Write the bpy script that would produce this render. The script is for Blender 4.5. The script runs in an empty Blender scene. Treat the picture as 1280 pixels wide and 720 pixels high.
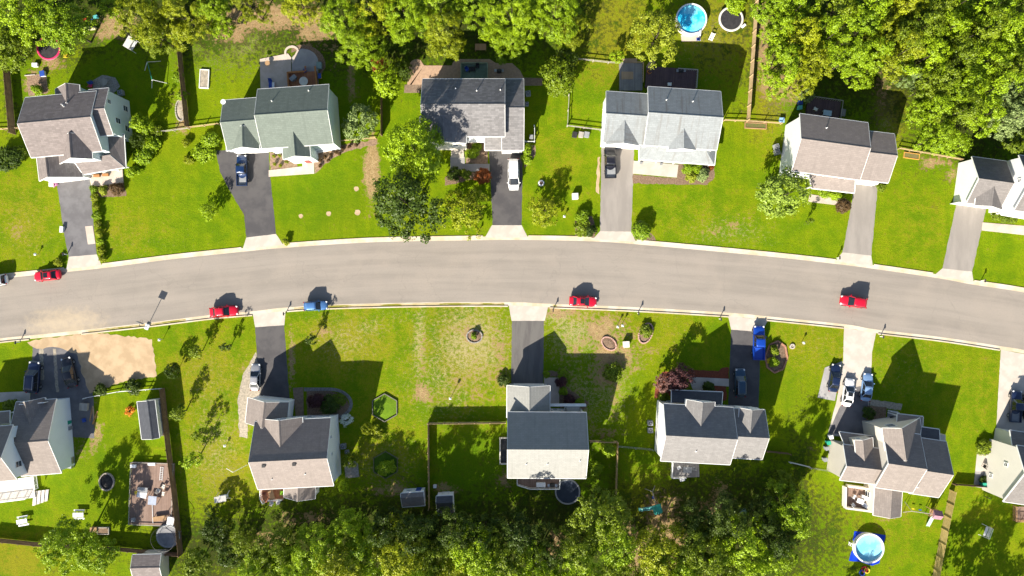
import bpy, bmesh, math, random
import numpy as np
from mathutils import Vector, Matrix
random.seed(7)
C = bpy.context.scene.collection
scene = bpy.context.scene
S, H = 7.3, 117.0          # photo pixels per metre on the ground, height of the camera
SUN_AZ = Vector((-0.45, -0.893, 0)).normalized()   # towards the sun, on the ground
SUN_EL = math.radians(29.7)
PI = math.pi

def W(px, py, z=0.0):
    k = (H - z) / H / S
    return Vector(((px - 640) * k, (360 - py) * k, z))

# ---------------------------------------------------------------- materials
def nmat(name):
    m = bpy.data.materials.new(name); m.use_nodes = True
    nt = m.node_tree
    return m, nt, nt.nodes['Principled BSDF']

def N(nt, t, **kw):
    n = nt.nodes.new(t)
    for k, v in kw.items():
        if k.startswith('i_'):
            key = k[2:]
            n.inputs[int(key) if key.isdigit() else key].default_value = v
        else: setattr(n, k, v)
    return n

def c4(c): return (c[0], c[1], c[2], 1)

def ramp(nt, fac, p0, p1):
    r = N(nt, 'ShaderNodeMapRange'); r.interpolation_type = 'SMOOTHSTEP'
    r.inputs['From Min'].default_value = p0; r.inputs['From Max'].default_value = p1
    nt.links.new(fac, r.inputs['Value'])
    return r.outputs['Result']

def mixc(nt, f, a, b, mode='MIX'):
    n = N(nt, 'ShaderNodeMix', data_type='RGBA', blend_type=mode)
    L = nt.links.new
    for sock, v in ((n.inputs['Factor'], f), (n.inputs['A'], a), (n.inputs['B'], b)):
        if isinstance(v, bpy.types.NodeSocket): L(v, sock)
        elif isinstance(v, (int, float)): sock.default_value = v
        else: sock.default_value = c4(v)
    return n.outputs['Result']

def noise(nt, vec, scale, detail=4, rough=.6):
    n = N(nt, 'ShaderNodeTexNoise', i_Scale=scale, i_Detail=detail, i_Roughness=rough)
    nt.links.new(vec, n.inputs['Vector'])
    return n.outputs['Fac']

def math_(nt, op, a, b=None):
    n = N(nt, 'ShaderNodeMath', operation=op)
    for i, v in ((0, a), (1, b)):
        if v is None: continue
        if isinstance(v, bpy.types.NodeSocket): nt.links.new(v, n.inputs[i])
        else: n.inputs[i].default_value = v
    return n.outputs[0]

def bump(nt, bs, h, strength, dist=.05):
    b = N(nt, 'ShaderNodeBump', i_Strength=strength, i_Distance=dist)
    nt.links.new(h, b.inputs['Height']); nt.links.new(b.outputs[0], bs.inputs['Normal'])

def mat(name, c1, c2=None, rough=.8, scale=1.5, bmp=0, bscale=25, spec=.3, metal=0, coat=0, stretch=None, lo=.38, hi=.62):
    m, nt, bs = nmat(name)
    tc = N(nt, 'ShaderNodeTexCoord').outputs['Object']
    if stretch:
        mp = N(nt, 'ShaderNodeMapping', i_Scale=stretch); nt.links.new(tc, mp.inputs[0]); tc = mp.outputs[0]
    if c2 is None: c2 = tuple(x * .86 for x in c1)
    nt.links.new(mixc(nt, ramp(nt, noise(nt, tc, scale, 6), lo, hi), c1, c2), bs.inputs['Base Color'])
    bs.inputs['Roughness'].default_value = rough
    bs.inputs['Specular IOR Level'].default_value = spec
    bs.inputs['Metallic'].default_value = metal
    bs.inputs['Coat Weight'].default_value = coat
    if bmp: bump(nt, bs, noise(nt, tc, bscale, 3), bmp)
    return m

def shingle(name, c, var=.16, stain=None):
    m, nt, bs = nmat(name)
    tc = N(nt, 'ShaderNodeTexCoord'); uv = tc.outputs['UV']; ob = tc.outputs['Object']
    br = N(nt, 'ShaderNodeTexBrick', offset=.37, i_Scale=1.0)
    br.inputs['Brick Width'].default_value = .62; br.inputs['Row Height'].default_value = .29
    br.inputs['Mortar Size'].default_value = .012; br.inputs['Mortar Smooth'].default_value = .3
    br.inputs['Color1'].default_value = c4([x * (1 + var) for x in c])
    br.inputs['Color2'].default_value = c4([x * (1 - var) for x in c])
    br.inputs['Mortar'].default_value = c4([x * .62 for x in c])
    nt.links.new(uv, br.inputs['Vector'])
    col = br.outputs['Color']
    n1 = ramp(nt, noise(nt, uv, .8, 5), .35, .7)
    col = mixc(nt, math_(nt, 'MULTIPLY', n1, .35), col, [x * .8 for x in c])
    # streaks running down the slope
    mp = N(nt, 'ShaderNodeMapping', i_Scale=(1.6, .14, 1)); nt.links.new(uv, mp.inputs[0])
    st = ramp(nt, noise(nt, mp.outputs[0], 1.0, 5), .5, .72)
    col = mixc(nt, math_(nt, 'MULTIPLY', st, .45 if stain is None else .75), col, [x * .72 for x in c] if stain is None else stain)
    nt.links.new(col, bs.inputs['Base Color'])
    bs.inputs['Roughness'].default_value = .92; bs.inputs['Specular IOR Level'].default_value = .15
    bump(nt, bs, br.outputs['Fac'], .35, .02)
    bs.inputs['Normal'].links[0].from_node.invert = True
    return m

def siding(name, c):
    m, nt, bs = nmat(name)
    tc = N(nt, 'ShaderNodeTexCoord').outputs['Object']
    sx = N(nt, 'ShaderNodeSeparateXYZ'); nt.links.new(tc, sx.inputs[0])
    fr = math_(nt, 'FRACT', math_(nt, 'MULTIPLY', sx.outputs['Z'], 4.6))
    line = ramp(nt, fr, .0, .12)
    col = mixc(nt, line, [x * .7 for x in c], c)
    col = mixc(nt, math_(nt, 'MULTIPLY', ramp(nt, noise(nt, tc, .7, 5), .4, .75), .3), col, [x * .82 for x in c])
    nt.links.new(col, bs.inputs['Base Color'])
    bs.inputs['Roughness'].default_value = .55; bs.inputs['Specular IOR Level'].default_value = .3
    bump(nt, bs, fr, .4, .02)
    return m

def boards(name, c1, c2, width=.14, axis='X', rough=.8):
    """plank surface: boards side by side along an object axis, each with its own tone"""
    m, nt, bs = nmat(name)
    tc = N(nt, 'ShaderNodeTexCoord').outputs['Object']
    sx = N(nt, 'ShaderNodeSeparateXYZ'); nt.links.new(tc, sx.inputs[0])
    u = math_(nt, 'DIVIDE', sx.outputs[axis], width)
    wn = N(nt, 'ShaderNodeTexWhiteNoise', noise_dimensions='1D'); nt.links.new(math_(nt, 'FLOOR', u), wn.inputs['W'])
    col = mixc(nt, wn.outputs['Value'], c1, c2)
    gap = ramp(nt, math_(nt, 'FRACT', u), .0, .1)
    col = mixc(nt, gap, [x * .35 for x in c1], col)
    col = mixc(nt, math_(nt, 'MULTIPLY', ramp(nt, noise(nt, tc, 1.4, 6), .4, .7), .4), col, [x * .7 for x in c1])
    nt.links.new(col, bs.inputs['Base Color']); bs.inputs['Roughness'].default_value = rough
    bs.inputs['Specular IOR Level'].default_value = .2
    bump(nt, bs, gap, .4, .02)
    return m

def leafmat(name, c, c2, trans=.11):
    m, nt, bs = nmat(name)
    tc = N(nt, 'ShaderNodeTexCoord').outputs['Object']
    oi = N(nt, 'ShaderNodeObjectInfo').outputs['Random']
    f = ramp(nt, noise(nt, tc, .9, 3), .3, .7)
    f = math_(nt, 'ADD', math_(nt, 'MULTIPLY', f, .45), math_(nt, 'MULTIPLY', oi, .55))
    col = mixc(nt, f, c, c2)
    wn = noise(nt, tc, 9.0, 1)
    col = mixc(nt, math_(nt, 'MULTIPLY', ramp(nt, wn, .4, .65), .35), col, [min(1, x * 1.7) for x in c2])
    bs.inputs['Roughness'].default_value = .5; bs.inputs['Specular IOR Level'].default_value = .25
    nt.links.new(col, bs.inputs['Base Color'])
    tr = N(nt, 'ShaderNodeBsdfTranslucent')
    nt.links.new(mixc(nt, .5, col, (c2[0] * 1.5, c2[1] * 1.5, c2[2])), tr.inputs['Color'])
    ms = N(nt, 'ShaderNodeMixShader', i_Fac=trans)
    nt.links.new(bs.outputs[0], ms.inputs[1]); nt.links.new(tr.outputs[0], ms.inputs[2])
    nt.links.new(ms.outputs[0], nt.nodes['Material Output'].inputs['Surface'])
    return m

def paint(name, c, metal=.25):
    m, nt, bs = nmat(name)
    tc = N(nt, 'ShaderNodeTexCoord').outputs['Object']
    nt.links.new(mixc(nt, math_(nt, 'MULTIPLY', ramp(nt, noise(nt, tc, 3, 4), .4, .8), .15), c, [x * .7 for x in c]), bs.inputs['Base Color'])
    bs.inputs['Roughness'].default_value = .35; bs.inputs['Metallic'].default_value = metal
    bs.inputs['Coat Weight'].default_value = .6; bs.inputs['Coat Roughness'].default_value = .08
    return m

def glassmat(name, c, rough=.08):
    m, nt, bs = nmat(name)
    tc = N(nt, 'ShaderNodeTexCoord').outputs['Object']
    nt.links.new(mixc(nt, ramp(nt, noise(nt, tc, .8, 2), .4, .6), c, [x * 1.5 for x in c]), bs.inputs['Base Color'])
    bs.inputs['Roughness'].default_value = rough; bs.inputs['Specular IOR Level'].default_value = .8
    return m

M = {}
M['white'] = mat('white_trim', (.78, .78, .76), (.70, .70, .67), .5, .8)
M['offwhite'] = mat('cream_paint', (.66, .62, .55), (.58, .54, .47), .6, .9)
M['concrete'] = mat('pale_concrete', (.48, .435, .38), (.415, .37, .32), .9, .5, .15, 30)
M['concrete_warm'] = mat('pinkish_concrete', (.50, .42, .36), (.43, .36, .30), .9, .6, .15, 30)
M['concrete_grey'] = mat('grey_concrete', (.34, .33, .32), (.28, .27, .27), .9, .5, .15, 30)
M['kerb'] = mat('kerb_concrete', (.56, .49, .39), (.46, .38, .26), .9, .35, .1, 20)
M['asphalt_new'] = mat('sealed_asphalt', (.060, .057, .060), (.085, .080, .080), .85, .35, .2, 40)
M['asphalt_mid'] = mat('grey_asphalt', (.15, .145, .15), (.115, .11, .115), .9, .4, .2, 40)
M['asphalt_old'] = mat('weathered_asphalt', (.27, .245, .22), (.22, .20, .18), .9, .35, .2, 40, stretch=(1, .25, 1))
M['asphalt_dark'] = mat('dark_weathered_asphalt', (.095, .088, .085), (.125, .118, .11), .9, .5, .2, 40, stretch=(1.6, .3, 1))
M['gravel'] = mat('pale_gravel', (.37, .32, .25), (.25, .22, .17), .95, 3.0, .5, 14)
M['sand'] = mat('bare_sand', (.45, .33, .205), (.36, .26, .155), .95, .5, .3, 6)
M['mulch'] = mat('brown_mulch', (.13, .085, .055), (.22, .15, .10), .95, 5.0, .6, 12)
M['mulch_red'] = mat('red_mulch', (.20, .055, .025), (.13, .035, .02), .95, 4.0, .6, 12)
M['mulch_tan'] = mat('tan_mulch', (.27, .185, .12), (.18, .12, .08), .95, 3.0, .6, 12)
M['paver'] = mat('buff_pavers', (.40, .27, .18), (.33, .22, .15), .9, 2.5, .3, 14)
M['paver_dark'] = mat('brown_pavers', (.22, .16, .11), (.17, .12, .085), .9, 2.5, .3, 14)
M['brick'] = mat('brick_edging', (.30, .13, .08), (.40, .22, .15), .9, 6, .4, 20)
M['stone'] = mat('grey_stone', (.33, .31, .28), (.22, .20, .18), .9, 4, .5, 12)
M['bark'] = mat('bark', (.060, .045, .032), (.038, .028, .02), .95, 4, .6, 14, stretch=(1, 1, .3))
M['metal'] = mat('grey_metal', (.42, .43, .44), (.36, .37, .38), .4, 3, metal=.7)
M['dark_metal'] = mat('dark_metal', (.035, .035, .038), (.05, .05, .05), .5, 3, metal=.3)
M['black'] = mat('black_fabric', (.022, .021, .024), (.035, .033, .035), .8, 2)
M['pvc'] = mat('white_vent_pipe', (.75, .75, .74), (.65, .65, .64), .5, 3)
M['plast_white'] = mat('white_plastic', (.74, .74, .74), (.66, .66, .66), .45, 2)
M['plast_blue'] = mat('blue_plastic', (.025, .07, .33), (.02, .055, .27), .45, 2)
M['plast_red'] = mat('red_plastic', (.50, .03, .03), (.40, .02, .02), .45, 2)
M['plast_green'] = mat('green_plastic', (.03, .33, .22), (.02, .26, .17), .45, 2)
M['plast_yellow'] = mat('yellow_plastic', (.65, .50, .04), (.55, .40, .03), .45, 2)
M['plast_pink'] = mat('pink_vinyl', (.62, .035, .13), (.50, .03, .10), .5, 2)
M['plast_grey'] = mat('grey_plastic', (.25, .26, .27), (.20, .21, .22), .5, 2)
M['teal'] = mat('teal_plastic', (.10, .42, .42), (.08, .34, .34), .5, 2)
M['orange'] = mat('orange_flowers', (.75, .28, .02), (.60, .20, .02), .7, 6)
M['flower_pink'] = mat('pink_flowers', (.60, .12, .40), (.75, .40, .60), .7, 6)
M['flower_white'] = mat('white_flowers', (.75, .75, .72), (.5, .6, .4), .7, 6)
M['flower_yellow'] = mat('yellow_flowers', (.80, .62, .03), (.70, .50, .02), .7, 6)
M['tarp'] = mat('blue_tarpaulin', (.005, .045, .55), (.004, .03, .40), .4, .8, .4, 3)
M['wood_fence'] = boards('weathered_fence_boards', (.25, .17, .10), (.33, .23, .13), .15, 'Y')
M['wood_tan'] = boards('tan_fence_boards', (.42, .30, .16), (.50, .37, .20), .15, 'Y')
M['wood_fence_x'] = boards('brown_fence_boards', (.22, .14, .08), (.30, .20, .12), .15, 'X')
M['deck_red'] = boards('reddish_deck_boards', (.30, .12, .06), (.38, .17, .09), .14, 'X')
M['deck_grey'] = boards('grey_deck_boards', (.20, .19, .19), (.27, .26, .25), .14, 'X')
M['deck_dark'] = boards('dark_plum_deck_boards', (.085, .055, .06), (.115, .075, .08), .14, 'X')
M['deck_tan'] = boards('tan_deck_boards', (.36, .25, .16), (.43, .31, .20), .14, 'X')
M['deck_pale'] = boards('pale_deck_boards', (.62, .56, .50), (.70, .64, .58), .14, 'X')
M['deck_brown'] = boards('brown_deck_boards', (.20, .135, .105), (.26, .18, .145), .14, 'X')
M['wood'] = mat('plain_wood', (.34, .21, .11), (.27, .16, .08), .8, 2, .2, 12, stretch=(1, .3, 1))
M['wood_grey'] = mat('grey_wood', (.36, .33, .29), (.28, .26, .23), .8, 2, .2, 12, stretch=(1, .3, 1))
M['glass'] = glassmat('window_glass', (.03, .04, .05))
M['carglass'] = glassmat('car_glass', (.012, .014, .016), .05)
M['carglass_pale'] = glassmat('pale_car_glass', (.16, .20, .21), .15)
M['tyre'] = mat('tyre_rubber', (.02, .02, .02), (.03, .03, .03), .9, 4)
M['rim'] = mat('wheel_rim', (.5, .5, .5), (.45, .45, .45), .3, 4, metal=.8)
M['lamp'] = mat('headlight_lens', (.65, .67, .68), (.6, .6, .6), .15, 4, spec=.7)
M['taillamp'] = mat('tail_light_lens', (.35, .01, .01), (.28, .01, .01), .2, 4, spec=.7)
M['gdoor'] = mat('garage_door_white', (.70, .69, .66), (.62, .61, .58), .5, 1)
M['door'] = mat('door_red', (.25, .05, .04), (.22, .04, .03), .5, 1)

def water(name, c, c2):
    m, nt, bs = nmat(name)
    tc = N(nt, 'ShaderNodeTexCoord').outputs['Object']
    nt.links.new(mixc(nt, ramp(nt, noise(nt, tc, .55, 3), .42, .6), c, c2), bs.inputs['Base Color'])
    bs.inputs['Roughness'].default_value = .12
    bump(nt, bs, noise(nt, tc, 3, 3), .15, .05)
    return m
M['water'] = water('pool_water', (.02, .40, .66), (.18, .60, .78))
M['water_pale'] = water('pale_pool_water', (.16, .52, .70), (.26, .60, .76))
M['water_dark'] = mat('black_pool_cover', (.020, .021, .024), (.032, .033, .036), .55, .6, .2, 2)
M['water_navy'] = mat('navy_pool_cover', (.012, .020, .036), (.020, .030, .052), .5, .5, .2, 2)

# leaves
M['l_bright'] = leafmat('bright_green_leaves', (0.066, 0.129, 0.0025), (0.246, 0.352, 0.0059))
M['l_mid'] = leafmat('mid_green_leaves', (0.048, 0.085, 0.0029), (0.172, 0.229, 0.0067))
M['l_dark'] = leafmat('dark_green_leaves', (.026, .054, .005), (.066, .102, .009), .25)
M['l_lime'] = leafmat('lime_leaves', (0.144, 0.184, 0.0075), (0.292, 0.327, 0.0240))
M['l_olive'] = leafmat('olive_leaves', (0.079, 0.109, 0.0025), (0.270, 0.307, 0.0071))
M['l_pale'] = leafmat('pale_leaves', (.090, .145, .035), (.215, .275, .090))
M['l_silver'] = leafmat('pale_bright_leaves', (.090, .160, .012), (.225, .300, .040))
M['l_rust'] = leafmat('rust_leaves', (.16, .050, .012), (.28, .085, .02), .25)
M['l_purple'] = leafmat('purple_leaves', (.042, .014, .016), (.095, .040, .042), .2)
M['l_rose'] = leafmat('dusty_rose_leaves', (.15, .075, .065), (.27, .15, .13), .25)
M['l_brown'] = leafmat('brownish_leaves', (.080, .050, .020), (.14, .085, .035), .25)

# ---------------------------------------------------------------- mesh builder
class MB:
    def __init__(s, org=None):
        s.v = []; s.f = []; s.m = []; s.uv = []; s.org = Vector(org) if org is not None else Vector((0, 0, 0))
    def add(s, vs, fs, mi=0, uvs=None):
        b = len(s.v); s.v += [Vector(v) for v in vs]
        for k, f in enumerate(fs):
            s.f.append([i + b for i in f]); s.m.append(mi)
            s.uv.append(uvs[k] if uvs else None)
        return s
    def box(s, c, d, rz=0, mi=0, z0=None, tilt=None):
        hx, hy, hz = d[0] / 2, d[1] / 2, d[2] / 2
        R = Matrix.Rotation(rz, 3, 'Z')
        if tilt: R = R @ Matrix.Rotation(tilt[1], 3, tilt[0])
        c = Vector(c)
        if z0 is not None: c = Vector((c.x, c.y, z0 + hz))
        vs = [c + R @ Vector((x * hx, y * hy, z * hz)) for z in (-1, 1) for x, y in ((-1, -1), (1, -1), (1, 1), (-1, 1))]
        return s.add(vs, [(3, 2, 1, 0), (4, 5, 6, 7), (0, 1, 5, 4), (1, 2, 6, 5), (2, 3, 7, 6), (3, 0, 4, 7)], mi)
    def prism(s, pts, z0, z1, mi=0):
        n = len(pts)
        a = sum(pts[i][0] * pts[(i + 1) % n][1] - pts[(i + 1) % n][0] * pts[i][1] for i in range(n))
        if a < 0: pts = pts[::-1]
        vs = [Vector((p[0], p[1], z0)) for p in pts] + [Vector((p[0], p[1], z1)) for p in pts]
        fs = [tuple(range(n - 1, -1, -1)), tuple(range(n, 2 * n))] + [(i, (i + 1) % n, n + (i + 1) % n, n + i) for i in range(n)]
        return s.add(vs, fs, mi)
    def tube(s, p0, p1, r0, r1=None, n=8, mi=0, cap=True):
        r1 = r0 if r1 is None else r1
        p0, p1 = Vector(p0), Vector(p1); d = (p1 - p0).normalized()
        a = d.orthogonal().normalized(); b = d.cross(a)
        vs = [p0 + (a * math.cos(2 * PI * i / n) + b * math.sin(2 * PI * i / n)) * r0 for i in range(n)]
        vs += [p1 + (a * math.cos(2 * PI * i / n) + b * math.sin(2 * PI * i / n)) * r1 for i in range(n)]
        fs = [(i, (i + 1) % n, n + (i + 1) % n, n + i) for i in range(n)]
        if cap: fs += [tuple(range(n - 1, -1, -1)), tuple(range(n, 2 * n))]
        return s.add(vs, fs, mi)
    def lathe(s, prof, c=(0, 0, 0), n=24, mi=0, close=False, sx=1, sy=1):
        c = Vector(c); k = len(prof); vs = []
        for r, z in prof:
            vs += [c + Vector((r * sx * math.cos(2 * PI * i / n), r * sy * math.sin(2 * PI * i / n), z)) for i in range(n)]
        fs = []
        for j in range(k if close else k - 1):
            j2 = (j + 1) % k
            fs += [(j * n + i, j * n + (i + 1) % n, j2 * n + (i + 1) % n, j2 * n + i) for i in range(n)]
        if not close:
            flat = len(prof) == 2 and abs(prof[0][1] - prof[1][1]) < .02
            if prof[0][0] > 1e-4 and not flat: fs.append(tuple(range(n - 1, -1, -1)))
            if prof[-1][0] > 1e-4 and not flat and not (prof[0][0] < 1e-4 and prof[-1][1] >= prof[0][1]): fs.append(tuple((k - 1) * n + i for i in range(n)))
        return s.add(vs, fs, mi)
    def build(s, name, mats, parent=None, smooth=False, bevel=0):
        me = bpy.data.meshes.new(name)
        me.from_pydata([tuple(v - s.org) for v in s.v], [], s.f)
        if not isinstance(mats, (list, tuple)): mats = [mats]
        for m in mats: me.materials.append(m)
        me.polygons.foreach_set('material_index', s.m)
        if any(u for u in s.uv):
            ul = me.uv_layers.new(name='UVMap')
            for p, u in zip(me.polygons, s.uv):
                for k, li in enumerate(p.loop_indices):
                    if u: ul.data[li].uv = u[k]
        if smooth: me.polygons.foreach_set('use_smooth', [True] * len(me.polygons))
        me.update()
        bm = bmesh.new(); bm.from_mesh(me); bmesh.ops.remove_doubles(bm, verts=bm.verts, dist=1e-5)
        bmesh.ops.recalc_face_normals(bm, faces=bm.faces)
        if bevel: bmesh.ops.bevel(bm, geom=list(bm.edges), offset=bevel, segments=2, affect='EDGES', clamp_overlap=True)
        bm.to_mesh(me); bm.free()
        o = bpy.data.objects.new(name, me); C.objects.link(o)
        if parent is not None: o.parent = parent
        else: o.location = s.org
        return o

def tag(o, label=None, cat=None, group=None, kind=None):
    if label: o['label'] = label
    if cat: o['category'] = cat
    if group: o['group'] = group
    if kind: o['kind'] = kind
    return o

def thing(name, label, cat, loc, rz=0, group=None):
    o = bpy.data.objects.new(name, None); C.objects.link(o)
    o.empty_display_size = .3
    o.location = loc; o.rotation_euler = (0, 0, rz)
    return tag(o, label, cat, group)

def struct(o): o['kind'] = 'structure'; return o

def copy_tree(o, parent=None):
    c = o.copy(); C.objects.link(c)
    if parent is not None: c.parent = parent
    for ch in list(o.children): copy_tree(ch, c)
    return c

# ---------------------------------------------------------------- ground
def catmull(pts, n=10):
    out = []; P = [pts[0]] + list(pts) + [pts[-1]]
    for i in range(1, len(P) - 2):
        p0, p1, p2, p3 = [Vector((q[0], q[1], 0)) for q in P[i - 1:i + 3]]
        for k in range(n):
            t = k / n
            out.append(.5 * ((2 * p1) + (p2 - p0) * t + (2 * p0 - 5 * p1 + 4 * p2 - p3) * t * t + (3 * p1 - p0 - 3 * p2 + p3) * t ** 3))
    out.append(Vector((pts[-1][0], pts[-1][1], 0)))
    return out

# soft patches of the lawn: (px, py, rx, ry, weight); one list per kind of ground
PATCH = {
 'dirt': [(330,22,62,18,.95),(290,42,26,12,.8),(395,32,26,28,.85),(420,60,12,28,.45),(440,98,7,30,.75),(465,208,9,34,1.2),(148,32,22,16,1.0),(130,42,15,8,.8),
   (955,55,10,62,.85),(985,108,24,22,.9),(958,100,12,26,.85),(1100,118,14,45,.5),(1062,90,14,18,.7),(1170,204,20,8,.8),(1190,215,8,12,.6),
   (45,105,15,16,1.0),(60,80,20,10,.7),(785,82,12,8,.6),(1145,195,14,6,.5),
   (225,140,9,26,.7),(130,440,0,0,0),(590,415,30,16,.42),(625,440,10,50,.6),(600,475,40,35,.42),(528,440,4,50,.42),(528,490,12,22,.7),(755,415,34,22,.85),(770,445,40,25,.75),
   (700,388,22,8,.9),(755,470,20,16,.8),(715,450,30,26,.5),(725,500,40,40,.4),(765,500,10,46,.45),(780,535,12,20,.4),(835,660,26,40,.75),(818,640,16,22,.7),(890,640,20,18,.9),(900,620,18,14,.6),
   (790,690,14,34,.9),(695,685,10,24,.9),(490,612,24,9,.8),(385,650,40,12,.55),(330,675,30,12,.55),(480,605,20,10,.5),(560,610,16,8,.75),(635,600,14,10,.7),(830,625,10,14,.5),
   (118,545,12,22,.7),(100,560,18,14,.6),(112,520,10,26,.7),(307,500,8,50,.6),(365,450,5,40,.7),(1105,650,20,14,.35),(760,540,26,12,.5),(648,500,12,22,.5),(345,580,6,10,.3),(1020,560,10,8,.3),
   (412,415,14,6,.6),(455,410,8,6,.3),(20,290,16,30,.3),(875,292,10,6,.3),(918,280,18,12,.5),(895,290,10,8,.5),(810,268,40,4,.25)],
 'thin': [(590,430,55,60,.85),(560,470,60,60,.6),(525,430,10,60,.8),(430,425,50,35,.55),(460,410,30,14,.6),(500,395,60,14,.4),(270,560,40,80,.55),(260,480,40,60,.4),(720,415,40,40,.8),(720,505,40,50,.7),(760,470,30,60,.7),(700,395,26,14,.9),(830,420,40,50,.25),
   (910,290,60,20,.5),(110,300,120,50,.25),(400,150,0,0,0),(1020,440,60,40,.3),(1120,460,60,60,.25),(480,580,50,40,.5),(840,640,40,40,.5),(300,50,100,40,.7),(1110,130,24,50,.7),(975,80,24,70,.8),(890,45,60,40,.5),(640,600,40,40,.3),(750,560,40,60,.3),(30,290,40,50,.35)],
 'dry': [(760,30,60,70,.9),(905,40,55,60,.9),(700,10,40,20,.5),(1000,40,0,0,0),(960,120,20,60,.9),(1115,125,22,55,1.0),(470,640,120,30,.5),(430,430,70,45,.75),(540,430,60,60,.55),(480,520,60,60,.45),
   (260,470,60,60,.65),(280,590,60,60,.70),(260,540,40,60,.5),(590,440,60,70,.8),(470,570,60,30,.6),(30,270,40,60,.55),(150,290,60,30,.45),(1010,430,60,40,.5),(1140,450,60,60,.35),(1060,650,120,50,.45),(1230,480,50,80,.35),(1230,640,60,60,.3),
   (820,640,60,50,.8),(760,400,70,20,.6),(840,420,60,40,.4),(640,40,30,30,.5),(880,270,80,40,.35),(700,200,40,60,.4),(850,620,30,30,.5),(1150,280,50,60,.35),(45,650,40,40,.2),(15,700,60,30,.8),(560,400,90,15,.5)],
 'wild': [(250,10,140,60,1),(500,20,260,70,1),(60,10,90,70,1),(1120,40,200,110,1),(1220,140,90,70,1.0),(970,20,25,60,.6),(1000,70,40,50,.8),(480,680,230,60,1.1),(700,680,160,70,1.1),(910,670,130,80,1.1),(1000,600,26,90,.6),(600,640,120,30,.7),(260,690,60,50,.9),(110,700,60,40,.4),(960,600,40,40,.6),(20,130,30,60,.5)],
 'lush': [(560,420,25,110,.9),(400,250,70,60,.7),(690,480,60,80,.6),(590,580,60,60,.9),(200,250,100,60,.4),(750,110,35,40,.5),(740,590,60,40,.7),(120,590,80,60,.5),(870,95,60,50,.6),(1000,500,40,60,.4),(420,110,50,60,.6),(100,60,60,50,.4),(1180,500,60,60,.3),(800,590,40,40,.5)],
}
def build_ground():
    x0, x1, y0, y1, st = -125, 125, -82, 82, .6
    nx, ny = int((x1 - x0) / st) + 1, int((y1 - y0) / st) + 1
    X, Y = np.meshgrid(np.linspace(x0, x1, nx), np.linspace(y0, y1, ny))
    v = np.stack([X.ravel(), Y.ravel(), np.zeros(nx * ny)], 1)
    i = np.arange(nx * ny).reshape(ny, nx)
    f = np.stack([i[:-1, :-1].ravel(), i[:-1, 1:].ravel(), i[1:, 1:].ravel(), i[1:, :-1].ravel()], 1)
    B = 3000; b = len(v)
    outer = np.array([(-B, -B, 0), (B, -B, 0), (B, B, 0), (-B, B, 0)], float)
    c = [i[0, 0], i[0, -1], i[-1, -1], i[-1, 0]]
    edges = [list(i[0, :]), list(i[:, -1]), list(i[-1, ::-1]), list(i[::-1, 0])]
    faces = [tuple(q) for q in f.tolist()]
    for k in range(4):
        faces.append(tuple([b + k, b + (k + 1) % 4] + [int(q) for q in edges[k][::-1]]))
    me = bpy.data.meshes.new('ground')
    me.from_pydata(np.vstack([v, outer]).tolist(), [], faces)
    PX, PY = X * S + 640, 360 - Y * S
    for k, blobs in PATCH.items():
        a = np.zeros_like(X)
        for (px, py, rx, ry, w) in blobs:
            if rx <= 0: continue
            d = ((PX - px) / rx) ** 2 + ((PY - py) / ry) ** 2
            a = np.maximum(a, w * np.exp(-d * .7))
        at = me.attributes.new(k, 'FLOAT', 'POINT')
        at.data.foreach_set('value', np.concatenate([a.ravel(), np.full(4, .6 if k == 'wild' else 0)]).astype(np.float32))
    m, nt, bs = nmat('lawn_and_soil')
    tc = N(nt, 'ShaderNodeTexCoord').outputs['Object']
    def attr(n): return N(nt, 'ShaderNodeAttribute', attribute_name=n).outputs['Fac']
    n_big = noise(nt, tc, .055, 5); n_mid = noise(nt, tc, .35, 6, .65); n_fine = noise(nt, tc, 1.7, 6, .7); n_vf = noise(nt, tc, 6.0, 4, .7)
    mp = N(nt, 'ShaderNodeMapping', i_Scale=(.9, .07, 1), i_Rotation=(0, 0, .12)); nt.links.new(tc, mp.inputs[0])
    mow = noise(nt, mp.outputs[0], 1.0, 3)
    g1, g2, g3 = (.100, .176, .0025), (.160, .226, .003), (.215, .235, .005)
    col = mixc(nt, ramp(nt, n_mid, .35, .65), g1, g2)
    col = mixc(nt, math_(nt, 'MULTIPLY', ramp(nt, n_big, .45, .7), .55), col, g3)
    col = mixc(nt, math_(nt, 'MULTIPLY', ramp(nt, mow, .45, .62), .30), col, (.092, .160, .0025))
    col = mixc(nt, math_(nt, 'MULTIPLY', ramp(nt, attr('lush'), .2, .9), .6), col, (.065, .140, .003))
    nzz = math_(nt, 'ADD', math_(nt, 'MULTIPLY', math_(nt, 'SUBTRACT', n_mid, .5), 1.5), math_(nt, 'MULTIPLY', math_(nt, 'SUBTRACT', n_fine, .5), 1.9))
    def masked(a, soft, sc=1.0, nz=None):
        s_ = math_(nt, 'ADD', math_(nt, 'MULTIPLY', a, sc), nzz)
        return ramp(nt, s_, .5 - soft, .5 + soft)
    col = mixc(nt, math_(nt, 'MULTIPLY', masked(attr('dry'), .35, 1.0), .75), col, (.235, .205, .014))
    col = mixc(nt, math_(nt, 'MULTIPLY', ramp(nt, math_(nt, 'ADD', math_(nt, 'MULTIPLY', attr('thin'), .19), math_(nt, 'ADD', math_(nt, 'MULTIPLY', n_vf, .55), math_(nt, 'MULTIPLY', n_fine, .45))), .60, .70), .75), col, (.40, .335, .17))
    flo = mixc(nt, ramp(nt, n_fine, .4, .62), (.022, .036, .006), (.050, .054, .012))
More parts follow.
